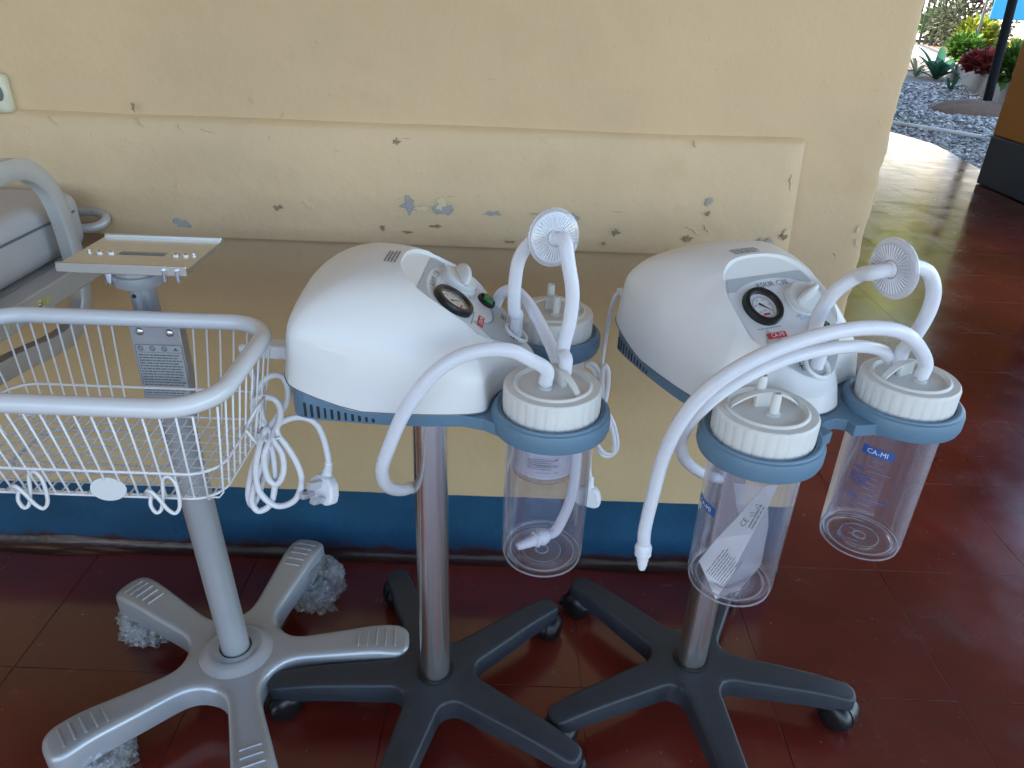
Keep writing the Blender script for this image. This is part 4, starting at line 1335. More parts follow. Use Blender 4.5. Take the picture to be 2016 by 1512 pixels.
def jar(label, pos, depth, lid_ang, style, key):
    t = thing('collection_jar', label, 'jar', (pos[0], pos[1], LZ - depth), 0, 'clear jars in the blue holder rings')
    d = depth
    R_ = .0585
    # vessel: outer wall, thick foot ring, inner wall
    pf = [(0, .0035), (.0075, .0035), (.0085, .0015), (.0100, .0035), (.0270, .0035), (.0275, .0028), (.0282, .0035), (.0440, .0035), (.0470, .0020), (.0500, .0002), (.0540, .0004), (.0568, .0030), (R_ - .0006, .0085), (R_, .015), (R_ + .001, d + .004)]
    pin = [(.0555 + .001, d + .004), (.0555, .018), (.0540, .010), (.0500, .0070), (.0460, .0078), (.0280, .0080), (.0, .0082)]
    vs = mk('vessel', *join(lathevf(pf, 64), lathevf(pin, 64))); shade(vs, 50)
    ve = obj('vessel', vs, 'jar_clear', t)
    for rr_, zz_, tk_ in ((.0462, .0066, .0013), (.0275, .0060, .0006), (.0090, .0060, .0011), (.0555, .0040, .0011)):
        fm_ = mk('foot_ring', *tubevf([(math.cos(2 * PI * k / 56) * rr_, math.sin(2 * PI * k / 56) * rr_, zz_) for k in range(56)], tk_, 6, True)); shade(fm_, 180)
        obj('foot_ring', fm_, 'ring_highlight', ve)
    ld = obj('lid', LID[0], None, t, (0, 0, d), (0, 0, lid_ang))
    for nm, m_, x in (('strap', LID[1], 0), ('block', LID[2], 0)): obj(nm, m_, None, ld)
    obj('port', LID[3], None, ld, (.013, .002, 0))
    obj('port', LID[4], None, ld, (-.020, -.003, 0))
    # print on the vessel
    fa = math.atan2(-pos[1], -pos[0])        # side towards the viewer
    if style == 'scale':
        a = fa - .25
        tk = []
        for k in range(1, 20):
            z = .016 + (d - .055) * k / 20
            L = .016 if k % 5 else .030
            tk.append(([(0, z, 0), (L, z, 0), (L, z + .0005, 0), (0, z + .0005, 0)], [[0, 1, 2, 3]]))
        tv = [(v, f) for v, f in tk]
        obj('scale_marks', mk('scale_marks', *cyl(join(*tv), R_ + .0014, a, 0)), 'ink_blue_pale', ve)
        nn = []
        for val, k, sz in (('200', 2, .008), ('400', 4, .005), ('600', 6, .005), ('800', 8, .005), ('900', 9, .005), ('1000', 10, .0095), ('1200', 12, .005), ('1400', 14, .005), ('1500', 15, .0095), ('1800', 18, .006)):
            x, f = textvf(val, sz, 'RIGHT')
            nn.append(([v + Vector((-.003, .016 + (d - .055) * k / 20, 0)) for v in x], f))
        x, f = textvf('ml', .010, 'LEFT'); nn.append(([v + Vector((.026, .016 + (d - .055) * .5, 0)) for v in x], f))
        obj('printed_numbers', mk('printed_numbers', *cyl(join(*nn), R_ + .0014, a, 0)), 'ink_blue', ve)
        obj('printed_lettering', mk('printed_lettering', *cyl(dashes(.03, 4, .004, .0016, 3), R_ + .0014, a - .1, d * .60)), 'ink_blue', ve)
    if style in ('scale', 'tag'):
        a = fa - (.15 if style == 'scale' else .95)
        lz = d - .052 if style == 'scale' else d - .095
        strip = ([(-.021 + .042 * i / 10, y, 0) for i in range(11) for y in (-.0065, .0065)], [[2 * i, 2 * i + 2, 2 * i + 3, 2 * i + 1] for i in range(10)])
        lb = obj('blue_label', mk('blue_label', *cyl(strip, R_ + .0014, a, lz)), 'ink_blue', ve)
        obj('printed_lettering', mk('printed_lettering', *cyl(textvf('CA-MI', .0105), R_ + .0020, a, lz)), 'print_white', lb)
    if style == 'paper':
        # pale printed sleeve round the inside
        n = 48
        prof = [(.0550, .012), (.0550, d - .01)]
        sl_ = mk('sleeve', *lathevf(prof, n)); shade(sl_, 180)
        sv_ = obj('sleeve', sl_, 'print_white', t)
        a = fa
        obj('printed_lettering', mk('printed_lettering', *cyl(dashes(.058, 5, .0042, .0013, 8, .3), R_ + .0014, a, .052)), 'ink_grey', sv_)
        nn = []
        for val, z, sz in (('300', .082, .0085), ('250', .068, .005), ('200', .055, .005), ('150', .042, .005), ('100', .028, .005)):
            x, f = textvf(val, sz); nn.append(([v + Vector((.022, z, 0)) for v in x], f))
            nn.append(([(-.012, z, 0), (.012, z, 0), (.012, z + .0006, 0), (-.012, z + .0006, 0)], [[0, 1, 2, 3]]))
        obj('printed_numbers', mk('printed_numbers', *cyl(join(*nn), R_ + .0014, a, 0)), 'ink', sv_)
    return t
jpos = {'mf': l2w(LM, (JX, -JY, 0)), 'mb': l2w(LM, (JX, JY, 0)), 'rf': l2w(LR, (JX, -JY, 0)), 'rr': l2w(LR, (JX, JY, 0))}
jar('clear tall jar in the nearer ring of the middle machine, white tube inside', jpos['mf'], .236, rad(-148), 'plain', 1)
jar('jar with a printed white sleeve in the farther ring of the middle machine', jpos['mb'], .256, rad(-86), 'paper', 2)
jar('clear tall jar holding a white paper sachet, without a tube on its lid', jpos['rf'], .236, rad(-82), 'tag', 3)
jar('empty clear jar with blue volume scale at the far right', jpos['rr'], .236, rad(-62), 'scale', 4)

# ================================================================== TUBES, FILTERS, SACHET
def lidpt(k, ang, x, y, z):
    p = jpos[k]
    return Vector((p.x + math.cos(ang) * x - math.sin(ang) * y, p.y + math.sin(ang) * x + math.cos(ang) * y, LZ + .007 + z))
TR = .0092
def hose(name, label, pts, r=TR, per=8, cat='tube', tip=None, group='translucent suction tubes'):
    cp = crom(pts, per)
    o = cp[0]
    t = thing(name, label, cat, tuple(o), 0, group)
    m = mk('hose', *tubevf([p - o for p in cp], r, 16)); shade(m, 60)
    obj('hose', m, 'silicone_tube', t)
    if tip:
        d = (cp[-1] - cp[-3]).normalized()
        prof = [(.0085, 0), (.0100, .002), (.0122, .008), (.0122, .012), (.0098, .0145), (.0098, .017), (.0118, .0185), (.0118, .021), (.0090, .0225), (.0078, .030), (.0085, .0315), (.0066, .0385), (.0072, .040), (.0050, .049), (0, .049)]
        q_ = d.to_track_quat('Z', 'Y').to_matrix().to_4x4()
        tm = mk('connector', *xf(lathevf(prof, 20), Matrix.Translation(cp[-1] - o - d * .003) @ q_)); shade(tm, 40)
        obj('connector', tm, 'cord_white', t)
    return t
def nose(L): return l2w(L, tuple(P2(0, -.086, .0)))
# middle machine -------------------------------------------------
a1 = lidpt('mf', rad(-148), .013, .002, .043)
hose('suction_tube', 'white tube arching from the middle front jar lid to behind the column',
     [a1, a1 + Vector((0, 0, .020))] + pxpath([(1040, 706, .825), (1003, 690, .815), (950, 690, .805), (893, 708, .795), (842, 748, .790), (796, 812, .79), (766, 880, .80), (752, 925, .82), (762, 957, .86), (792, 965, .93), (822, 955, 1.01), (860, 945, 1.04)]))
fcen1 = l2w(LM, (.178, -.045, .972))
n1 = nose(LM)
b1 = lidpt('mf', rad(-148), -.020, -.003, .048)
def filt(label, c, ax):
    t = thing('filter', label, 'filter', tuple(c), 0, 'round clear disc filters')
    q_ = ax.to_track_quat('Z', 'Y').to_matrix().to_4x4()
    pf = [(.006, -.006), (.010, -.0055), (.0315, -.0045), (.0335, -.0040), (.0355, -.0030), (.0365, 0), (.0355, .0030), (.0335, .0040), (.0315, .0045), (.010, .0055), (.006, .006)]
    dm = mk('disc', *xf(lathevf(pf, 56), q_)); shade(dm, 30)
    obj('disc', dm, 'filter_clear', t)
    rm = mk('rim', *xf(tubevf([(math.cos(2 * PI * k / 48) * .0362, math.sin(2 * PI * k / 48) * .0362, 0) for k in range(48)], .0016, 6, True), q_)); shade(rm, 180)
    obj('rim', rm, 'filter_clear', t)
    parts = []
    for k in range(40):
        a = 2 * PI * k / 40
        for s in (1, -1):
            v = [(.012, -.0006, .0054 * s), (.030, -.0008, .0047 * s), (.030, .0008, .0047 * s), (.012, .0006, .0054 * s), (.012, 0, .0068 * s), (.029, 0, .0062 * s)]
            R_ = Matrix.Rotation(a, 4, 'Z')
            parts.append(([R_ @ Vector(p) for p in v], [[0, 1, 5, 4], [4, 5, 2, 3]]))
    obj('ribs', mk('ribs', *xf(join(*parts), q_)), 'cord_white', t)
    mem = mk('membrane', *xf(lathevf([(0, 0), (.0325, 0)], 40), q_))
    obj('membrane', mem, 'cord_white', t)
    for s in (1, -1):
        nm = mk('nozzle', *xf(lathevf([(.0105, .0052 * s), (.0075, .008 * s), (.0068, .014 * s)], 20), q_)); shade(nm, 40)
        obj('nozzle', nm, 'cord_white', t)
    return t
toc = (CAMP - fcen1).normalized()
ax1 = (toc + Vector((.55, 0, -.12))).normalized()
filt('round clear ribbed filter disc on the middle machine, facing the viewer', fcen1, ax1)
hose('filter_tube', 'tube rising from the middle machine nose into the filter disc',
     [n1, n1 + Vector((.002, -.002, .03))] + pxpath([(1012, 610, .957), (1014, 555, .955), (1023, 508, .950), (1047, 476, .943)]) + [fcen1 - ax1 * .012])
hose('filter_tube', 'tube dropping from the filter disc to the middle front jar lid',
     [fcen1 + ax1 * .010, fcen1 + ax1 * .024 + Vector((.002, 0, -.002))] + pxpath([(1119, 518, .888), (1127, 575, .881), (1122, 630, .876), (1108, 690, .870)]) + [b1 + Vector((0, 0, .02)), b1])
hose('cross_tube', 'tube slanting past the farther jar lid behind the middle filter loop',
     pxpath([(975, 600, 1.03), (988, 578, 1.03), (1012, 572, 1.015), (1038, 595, .99), (1062, 635, .955), (1082, 675, .92), (1097, 712, .895)]), .0088)
# tube lying in the near jar
jm = jpos['mf']
zb = LZ - .236
hose('jar_tube', 'white tube with cone connector lying inside the middle front jar',
     [Vector((jm.x + .036, jm.y + .005, LZ - .02)), Vector((jm.x + .040, jm.y + .006, LZ - .08)), Vector((jm.x + .036, jm.y + .003, LZ - .14)), Vector((jm.x + .020, jm.y - .002, LZ - .19)), Vector((jm.x + .004, jm.y - .010, zb + .040))], .0075, tip=True)
# right machine --------------------------------------------------
c1 = lidpt('rr', rad(-62), .013, .002, .043)
hose('suction_tube', 'long tube arching over the right machine with a white cone end hanging free',
     [c1, c1 + Vector((0, 0, .022))] + pxpath([(1800, 672, .850), (1762, 650, .838), (1690, 647, .820), (1600, 664, .795), (1500, 700, .772), (1415, 750, .762), (1350, 815, .765), (1308, 895, .78), (1284, 980, .80), (1270, 1040, .81), (1267, 1072, .812)]), tip=True)
n2 = nose(LR)
fcen2 = l2w(LR, (.190, .026, .968))
ax2 = (l2w(LR, (1, .9, 0)) - l2w(LR, (0, 0, 0)))
ax2.z = .1
ax2 = (Vector((.93, .35, .08))).normalized()
filt('round clear ribbed filter disc on the right machine, turned half sideways', fcen2, ax2)
b2 = lidpt('rr', rad(-62), -.020, -.003, .048)
hose('filter_tube', 'tube bending from the right machine nose up to its filter disc',
     [n2, n2 + Vector((.000, -.002, .03)), aty(1603, 665, .880), aty(1613, 620, .878), aty(1645, 573, .872), aty(1690, 543, .868), fcen2 - ax2 * .034, fcen2 - ax2 * .010])
hose('filter_tube', 'tube looping from the right filter disc down to the far right jar lid',
     [fcen2 + ax2 * .010, fcen2 + ax2 * .024] + pxpath([(1826, 536, .880), (1838, 572, .880), (1826, 618, .884), (1796, 668, .892)]) + [b2 + Vector((0, 0, .022)), b2])
hose('cross_tube', 'second tube just under the long arched one, looping down behind the near right jar',
     pxpath([(1752, 708, .93), (1736, 690, .905), (1690, 682, .875), (1620, 689, .845), (1540, 709, .820), (1450, 752, .795), (1385, 802, .790), (1346, 852, .82), (1346, 900, .88), (1385, 933, .96), (1445, 948, 1.06)]), .0085)

# paper sachet standing in the near right jar
jr = jpos['rf']
def sx(x, y, d): return aty(1340 + x / 5.6, 950 + y / 5.6, jr.y + d)
sac = thing('paper_sachet', 'crumpled white paper sachet with black print inside the near right jar', 'sachet', (jr.x, jr.y, LZ - .245))
so_ = Vector(sac.location)
def sheet(name, poly, m, thick=.0006):
    P_ = [sx(*p) - so_ for p in poly]
    n = len(P_)
    tri = tessellate_polygon([[Vector((p[0], -p[1], 0)) for p in poly]])
    V = P_ + [p + Vector((0, thick, 0)) for p in P_]
    F = [list(t) for t in tri] + [[i + n for i in t[::-1]] for t in tri] + [[i, (i + 1) % n, n + (i + 1) % n, n + i] for i in range(n)]
    me = mk(name, V, F)
    return obj(name, me, m, sac)
left = [(1075, 30, -.010), (965, 260, -.020), (800, 560, -.028), (650, 830, -.030), (590, 1000, -.026), (385, 1285, -.016), (290, 1060, -.010), (200, 865, -.004), (400, 620, .002), (640, 370, .004), (930, 40, .0)]
right = [(965, 262, -.0195), (968, 480, -.004), (885, 910, .008), (660, 1180, .002), (388, 1288, -.0155), (592, 1002, -.0255), (652, 832, -.0295), (802, 562, -.0275)]
backp = [(585, 10, .016), (610, 220, .018), (645, 372, .012), (760, 260, .006), (930, 42, .004)]
sl1 = sheet('paper_leaf', left, 'print_white')
sheet('film_leaf', right, 'sachet_film')
sheet('film_leaf', backp, 'sachet_film')
def sprint(vf, x, y, ang, d, s):
    """print in sachet-plane pixels"""
    V = []
    for v in vf[0]:
        a, b = v[0] * s, v[1] * s
        V.append(sx(x + a * math.cos(ang) + b * math.sin(ang), y + a * math.sin(ang) - b * math.cos(ang), d) - so_)
    return V, vf[1]
obj('printed_lettering', mk('printed_lettering', *sprint(dashes(.36, 9, .030, .009, 12, .2, .012), 400, 850, rad(-52), -.031, 1000)), 'ink_grey', sl1)
obj('printed_lettering', mk('printed_lettering', *sprint(textvf('CE', .085), 700, 440, rad(-52), -.030, 1000)), 'ink', sl1)
obj('printed_lettering', mk('printed_lettering', *sprint(dashes(.30, 2, .035, .014, 13, .1, .016), 830, 370, rad(-60), -.030, 1000)), 'ink_grey', sl1)
tri_ = join(*[([(math.cos(rad(a)) * .034, math.sin(rad(a)) * .034, 0), (math.cos(rad(a + 120)) * .034, math.sin(rad(a + 120)) * .034, 0), (math.cos(rad(a + 120)) * .026, math.sin(rad(a + 120)) * .026, 0), (math.cos(rad(a)) * .026, math.sin(rad(a)) * .026, 0)], [[0, 1, 2, 3]]) for a in (90, 210, 330)])
for x, y in ((790, 345), (850, 262)):
    obj('printed_symbol', mk('printed_symbol', *sprint(tri_, x, y, rad(-52), -.030, 1000)), 'ink', sl1)

# ================================================================== MAINS CABLES
def cable_mesh(pts, r=.0042, per=7, closed=False):
    m = mk('cable', *tubevf(crom(pts, per, closed), r, 10, closed)); shade(m, 60); return m
c0 = l2w(LM, (-.175, -.04, .79))
cb = thing('power_cable', 'bundled white mains cable with plug hanging behind the wire basket', 'cable', tuple(c0), 0, 'white mains cables')
def rel(pts, o): return [p - o for p in pts]
yb = c0.y - .055
con = bevelled(boxvf(-.055, .0, -.014, .014, -.010, .010), .003, 2, 'inlet_connector')
ico = obj('inlet_connector', con, 'cord_white', cb, (-.002, 0, 0))
rb_ = mk('strain_relief', *xf(lathevf([(.0075, 0), (.0085, .003), (.006, .005), (.008, .008), (.0055, .010), (.007, .013), (.005, .015), (.006, .020), (.0045, .024)], 16), Matrix.Translation((-.055, 0, 0)) @ Matrix.Rotation(-PI / 2, 4, 'Y'))); shade(rb_, 40)
obj('strain_relief', rb_, 'cord_white', ico)
start = c0 + Vector((-.078, 0, 0))
loops = [
    [(503, 730, .0), (497, 770, -.01), (512, 830, -.015), (540, 865, -.02), (565, 800, -.012), (566, 760, -.006), (545, 738, -.002), (516, 750, 0), (508, 800, -.010), (520, 870, -.02), (548, 930, -.03), (588, 1000, -.03)],
]
def lp(pts, dy=0): return [aty(a, b, yb + d + dy) - c0 for a, b, d in pts]
run = [(c0 + Vector((-.078, 0, 0)) - c0)] + lp([(500, 745, .03), (498, 785, .01), (512, 835, 0), (528, 872, 0), (524, 920, 0), (512, 965, 0), (498, 995, -.004), (489, 975, -.008), (496, 925, -.008), (515, 872, -.004), (536, 835, .002), (560, 800, .006), (568, 770, .012), (556, 742, .016), (530, 742, .016), (512, 765, .010), (514, 810, .004), (526, 858, -.002), (520, 900, -.010), (503, 950, -.012), (496, 988, -.012), (510, 1006, -.012), (534, 990, -.010), (542, 940, -.006), (536, 880, -.002), (528, 850, -.002), (504, 820, -.004), (498, 795, -.006), (512, 782, -.008), (540, 786, -.010), (552, 806, -.010), (548, 835, -.008), (530, 868, -.006), (520, 900, -.014), (527, 940, -.016), (545, 953, -.016), (558, 930, -.014), (556, 895, -.010), (540, 868, -.008), (528, 846, -.004), (520, 850, -.012), (510, 880, -.016), (503, 925, -.018), (512, 970, -.018), (545, 996, -.018), (580, 985, -.018), (594, 950, -.016), (586, 915, -.014), (566, 880, -.012), (549, 858, -.010), (545, 842, -.008), (556, 830, -.006), (590, 821, -.004), (620, 832, -.002), (636, 860, 0), (645, 895, 0), (647, 914, 0)])
m_ = cable_mesh(run, .0046, 5)
obj('cable', m_, 'cord_white', cb)
def uk_plug(parent, tip, ang, tilt, m='cord_white', cover=True):
    """tip: where the cable enters, local to parent; the plug hangs down from it"""
    e = Matrix.Translation(tip) @ Matrix.Rotation(ang, 4, 'Z') @ Matrix.Rotation(tilt, 4, 'X')
    body = [(-.010, -.016), (-.0205, -.026), (-.0245, -.040), (-.0245, -.052), (-.016, -.058), (.016, -.058), (.0245, -.052), (.0245, -.040), (.0205, -.026), (.010, -.016)]
    bm_ = bevelled(([(x, y, z) for y in (-.010, .008) for x, z in body], [list(range(10))[::-1], list(range(10, 20))] + [[i, (i + 1) % 10, 10 + (i + 1) % 10, 10 + i] for i in range(10)]), .004, 3, 'plug', 20)
    bm_.transform(e)
    pl = obj('plug', bm_, m, parent)
    sr = mk('strain_relief', *xf(lathevf([(.0048, .004), (.0060, .002), (.0060, -.001), (.0052, -.002), (.0068, -.005), (.0056, -.006), (.0076, -.010), (.0064, -.011), (.0086, -.016), (.0100, -.020)], 16), e)); shade(sr, 40)
    obj('strain_relief', sr, m, pl)
    for x, z, w_, h_ in ((0, -.028, .004, .008), (-.011, -.048, .0065, .004), (.011, -.048, .0065, .004)):
        pn = bevelled(boxvf(x - w_ / 2, x + w_ / 2, -.029, -.0095, z - h_ / 2, z + h_ / 2), .0006, 1, 'pin')
        pn.transform(e); obj('pin', pn, 'aluminium', pl)
    if cover:
        for x, z, w_, h_ in ((0, -.028, .008, .012), (-.011, -.048, .010, .008), (.011, -.048, .010, .008)):
            cv = bevelled(boxvf(x - w_ / 2, x + w_ / 2, -.033, -.0098, z - h_ / 2, z + h_ / 2), .001, 1, 'pin_cover')
            cv.transform(e); obj('pin_cover', cv, 'pin_cover', pl)
    return pl
uk_plug(cb, run[-1], rad(-32), rad(-20))
tw = mk('twist_tie', *join(tubevf(lp([(499, 852, -.022), (515, 866, -.026), (535, 868, -.026), (550, 862, -.020), (548, 850, .02), (520, 848, .02), (499, 852, -.022)]), .0012, 6), tubevf(lp([(505, 853, -.024), (520, 864, -.028), (530, 880, -.028), (534, 890, -.028)]), .001, 6)))
obj('twist_tie', tw, 'cord_white', cb)

# right machine's cable
c0 = l2w(LR, (-.172, -.04, .79))
cb2 = thing('power_cable', 'white mains cable and plug hanging behind the right suction machine', 'cable', tuple(c0), 0, 'white mains cables')
yb = 1.19
st_ = lp([(1225, 575, -.03), (1212, 582, -.03)])
rl = mk('strain_relief', *xf(lathevf([(.008, 0), (.0085, .003), (.006, .005), (.008, .008), (.0055, .010), (.007, .013), (.005, .015)], 14), Matrix.Translation(st_[0] + Vector((.006, 0, 0))) @ Matrix.Rotation(-PI / 2, 4, 'Y')))
obj('inlet_connector', rl, 'cord_white', cb2)
run2 = st_ + lp([(1202, 615, -.02), (1193, 660, -.01), (1186, 705, 0), (1180, 740, -.02), (1165, 725, -.03), (1155, 718, -.03), (1168, 716, -.03), (1182, 740, -.03), (1184, 790, -.03), (1176, 850, -.03), (1180, 890, -.03), (1200, 898, -.03), (1215, 880, -.03), (1210, 840, -.03), (1192, 800, -.03), (1186, 760, -.035), (1190, 720, -.035), (1198, 735, -.035), (1194, 780, -.035), (1180, 830, -.038), (1172, 860, -.038), (1186, 888, -.038), (1208, 890, -.038), (1206, 850, -.038), (1190, 810, -.038), (1178, 800, -.04), (1168, 840, -.04), (1162, 890, -.04), (1160, 925, -.04), (1163, 942, -.04)])
obj('cable', cable_mesh(run2, .0040, 5), 'cord_white', cb2)
uk_plug(cb2, run2[-1], rad(160), rad(10), cover=False)

# ================================================================== MONITOR TROLLEY ON THE LEFT
SX, SY = -.516, 1.008
tro = thing('trolley_stand', 'silver five-armed equipment stand with white wire basket and bare top plate', 'equipment stand', (SX, SY, 0))
SILVER = star_base_vf(.335, .075, .030, .040, .040, lambda r: .100 + .016 * max(0, min(1, (r - .05) / .22)) ** 1.3 - .012 * max(0, (r - .24) / .095) ** 2, lambda r: .045 + .008 * min(1, r / .3), .010, .085)
sbm = obj('star_base', SILVER, 'silver_paint', tro, rot=(0, 0, rad(7)))
for k in range(5):
    a = k * 2 * PI / 5
    add_caster(sbm, math.cos(a) * .295, math.sin(a) * .295, a + 1.0)
    pr = []
    for i in range(5):
        r = .235 + i * .0175
        z = .100 + .016 * min(1, (r - .05) / .22) ** 1.3 - .012 * max(0, (r - .24) / .095) ** 2
        hw = .0175 + .0008 * i
        Mx = Matrix.Rotation(a, 4, 'Z') @ Matrix.Translation((r, 0, z))
        pr.append(xf(tubevf([(0, -hw, 0), (0, -hw + .002, .0012), (0, hw - .002, .0012), (0, hw, 0)], .0022, 8), Mx))
    rg = mk('grip_ridges', *join(*pr)); shade(rg, 60)
    obj('grip_ridges', rg, 'silver_paint', sbm)
hubm = mk('hub', *lathevf([(.075, .097), (.068, .101), (.058, .110), (.051, .1145), (.046, .1155), (.044, .113), (.030, .112)], 56)); shade(hubm, 180)
obj('hub', hubm, 'silver_paint', tro)
ctop = Vector((-.030, -.004, .872))
axv = (ctop - Vector((0, 0, .11))).normalized()
def colz(z): return Vector((0, 0, .11)) + (ctop - Vector((0, 0, .11))) * ((z - .11) / (.872 - .11))
cm_ = mk('column', *tubevf([colz(.108), colz(.66)], .0262, 40)); shade(cm_, 60)
obj('column', cm_, 'silver_paint', tro)
ci = mk('inner_column', *tubevf([colz(.655), colz(.872)], .0185, 32)); shade(ci, 60)
io = obj('inner_column', ci, 'silver_paint', tro)
obj('set_screw', mk('set_screw', *tubevf([colz(.842) + Vector((-.004, -.017, 0)), colz(.842) + Vector((-.004, -.0195, 0))], .003, 10)), 'ink', io)
# top mounting plate
tp = thing  # (plate sits on the column: a part)
ptz = .900
plate_o = [(-.112, -.075), (.088, -.070), (.080, .068), (-.106, .064)]
hd = mk('swivel_head', *xf(lathevf([(.018, .0), (.0335, .0), (.0345, .003), (.0345, .016), (.031, .018), (.031, .030), (.018, .030)], 44), Matrix.Translation(colz(.856)))); shade(hd, 35)
ho = obj('swivel_head', hd, 'silver_paint', tro)
lk = mk('lock_pin', *tubevf([colz(.862) + Vector((-.030, -.022, 0)), colz(.891) + Vector((-.030, -.022, 0))], .0075, 18)); shade(lk, 40)
obj('lock_pin', lk, 'chrome', ho)
ox, oy = colz(.9).x + .012, colz(.9).y
pl1 = bevelled(prismvf([(ox + x, oy + y) for x, y in [(-.068, -.052), (.068, -.052), (.068, .052), (-.068, .052)]], .887, .8945), .001, 1, 'under_plate')
up_ = obj('under_plate', pl1, 'aluminium', tro)
# upper plate with raised edges and a window through it
zt = .9025
def hole_plate():
    x0, x1, y0, y1 = -.088, .088, -.066, .070
    hx0, hx1, hy0, hy1 = -.032, .034, -.012, .004
    parts = [boxvf(x0, x1, y0, hy0, .8947, zt), boxvf(x0, x1, hy1, y1, .8947, zt - .0001), boxvf(x0, hx0, hy0 + .00005, hy1 - .00005, .8947, zt - .0002), boxvf(hx1, x1, hy0 + .00005, hy1 - .00005, .8947, zt - .0002)]
    return mk('mount_plate', *xf(join(*parts), Matrix.Translation((ox + .004, oy - .002, 0))))
mp_ = obj('mount_plate', hole_plate(), 'aluminium', tro)
for y0_, y1_ in ((-.066, -.061), (.065, .070)):
    lm = bevelled(boxvf(-.088, .088, y0_, y1_, zt - .001, zt + .005), .001, 1, 'edge_lip'); obj('edge_lip', lm, 'aluminium', mp_, (ox + .004, oy - .002, 0))
for x in (-.074, -.060, -.044, .048, .062, .074):
    r_ = .0030 if abs(x) == .074 else .0058
    sm = mk('screw', *lathevf([(0, .0012), (r_ * .45, .0012), (r_ * .55, .0022), (r_, .0016), (r_, -.001)], 18)); shade(sm, 40)
    obj('screw', sm, 'chrome', mp_, (ox + .004 + x, oy - .006, zt))
for x in (.062, .080):
    pm = mk('index_pin', *tubevf([(0, 0, 0), (0, 0, .016)], .003, 12)); obj('index_pin', pm, 'chrome', mp_, (ox + x, oy - .0695, zt - .016))
# bracket plate with the rating label
bpl = bevelled(boxvf(-.036, .036, -.0045, 0, .665, .835), .001, 1, 'bracket_plate')
BX, BY = -.506 - SX, .945 - SY
bo = obj('bracket_plate', bpl, 'silver_paint', tro, (BX, BY, 0))
bk = bevelled(boxvf(-.022, .022, .0002, .045, .68, .81), .002, 1, 'clamp_block')
obj('clamp_block', bk, 'silver_paint', bo)
for x, z in ((-.021, .808), (.021, .807)):
    sm = mk('screw', *xf(lathevf([(0, .0035), (.003, .0033), (.0055, .002), (.0062, 0)], 18), Matrix.Translation((x, -.0045, z)) @ Matrix.Rotation(PI / 2, 4, 'X'))); shade(sm, 60)
    obj('screw', sm, 'chrome', bo)
LBW, z1_, z0_ = .0345, .788, .706
lab = mk('rating_label', [(-LBW + .002, -.0050, z0_), (LBW, -.0050, z0_), (LBW, -.0050, z1_), (-LBW + .002, -.0050, z1_)], [[0, 1, 2, 3]])
lo = obj('rating_label', lab, 'panel_band', bo)
fr_ = []
for x0, x1, za, zb_ in ((-LBW + .002, LBW, z1_ - .0008, z1_), (-LBW + .002, LBW, z0_, z0_ + .0008), (-LBW + .002, -LBW + .0028, z0_ + .0009, z1_ - .0009), (LBW - .0008, LBW, z0_ + .0009, z1_ - .0009), (-LBW + .003, LBW - .001, z1_ - .0125, z1_ - .0119)):
    fr_.append(([(x0, -.0053, za), (x1, -.0053, za), (x1, -.0053, zb_), (x0, -.0053, zb_)], [[0, 1, 2, 3]]))
for cx in (-.025, -.008, .009):
    fr_.append(xf(lathevf([(.0028, 0), (.0042, 0)], 20), Matrix.Translation((cx, -.0053, z1_ - .0062)) @ Matrix.Rotation(PI / 2, 4, 'X')))
    fr_.append(([(cx - .0026, -.0053, z1_ - .0042), (cx - .0018, -.0053, z1_ - .0036), (cx + .0026, -.0053, z1_ - .0082), (cx + .0018, -.0053, z1_ - .0088)], [[0, 1, 2, 3]]))
    fr_.append(([(cx - .0014, -.00532, z1_ - .0078), (cx + .0014, -.00532, z1_ - .0078), (cx, -.00532, z1_ - .0050)], [[0, 1, 2]]))
fr_.append(([(.021, -.0053, z1_ - .009), (.029, -.0053, z1_ - .009), (.025, -.0053, z1_ - .0035)], [[0, 1, 2]]))
fr_.append(xf(dashes(.062, 15, .0044, .0021, 40, .16, .0012), Matrix.Translation((.001, -.0053, z1_ - .0175)) @ Matrix.Rotation(PI / 2, 4, 'X')))
obj('printed_label_text', mk('printed_label_text', *join(*fr_)), 'ink_grey', lo)

# wire basket (part of the stand)
bas = obj('basket', mk('basket', *tubevf([(x, y, 0) for x, y in rrect(-.197, .197, -.118, .118, .058, 9)], .0112, 14, True)), 'white_rim', tro)
shade(bas.data, 180)
BCX, BCY, BRZ = -.525 - SX, .803 - SY, .836
bas.location = (BCX, BCY, BRZ)
BZ = -.150           # basket floor below the rim
WR = .0014
def wire(pts, r=WR, closed=False, per=3, name='wire'):
    m = mk(name, *tubevf(crom(pts, per, closed), r, 6, closed)); shade(m, 180)
    return obj(name, m, 'white_wire', bas)
def wirep(pts, r=WR, name='wire'):
    m = mk(name, *tubevf(pts, r, 6)); shade(m, 180)
    return obj(name, m, 'white_wire', bas)
bx, byf, byb = .172, -.082, .100
nx = 20
for i in range(nx):      # wires that run down the front, along the floor and up the back
    t = -1 + 2 * i / (nx - 1)
    x0, x1 = t * .178, t * (bx - .012)
    wp = [(x0, -.118, -.008), (x1, byf - .002, BZ + .003), (x1, byf + .004, BZ), (x1, byb - .004, BZ), (x1, byb, BZ + .004), (x0, .118, -.006)]
    if abs(x0 - .020) < .046: wp = wp[:-1]     # the bracket plate takes the back wires' place
    wirep(wp)
ny = 9
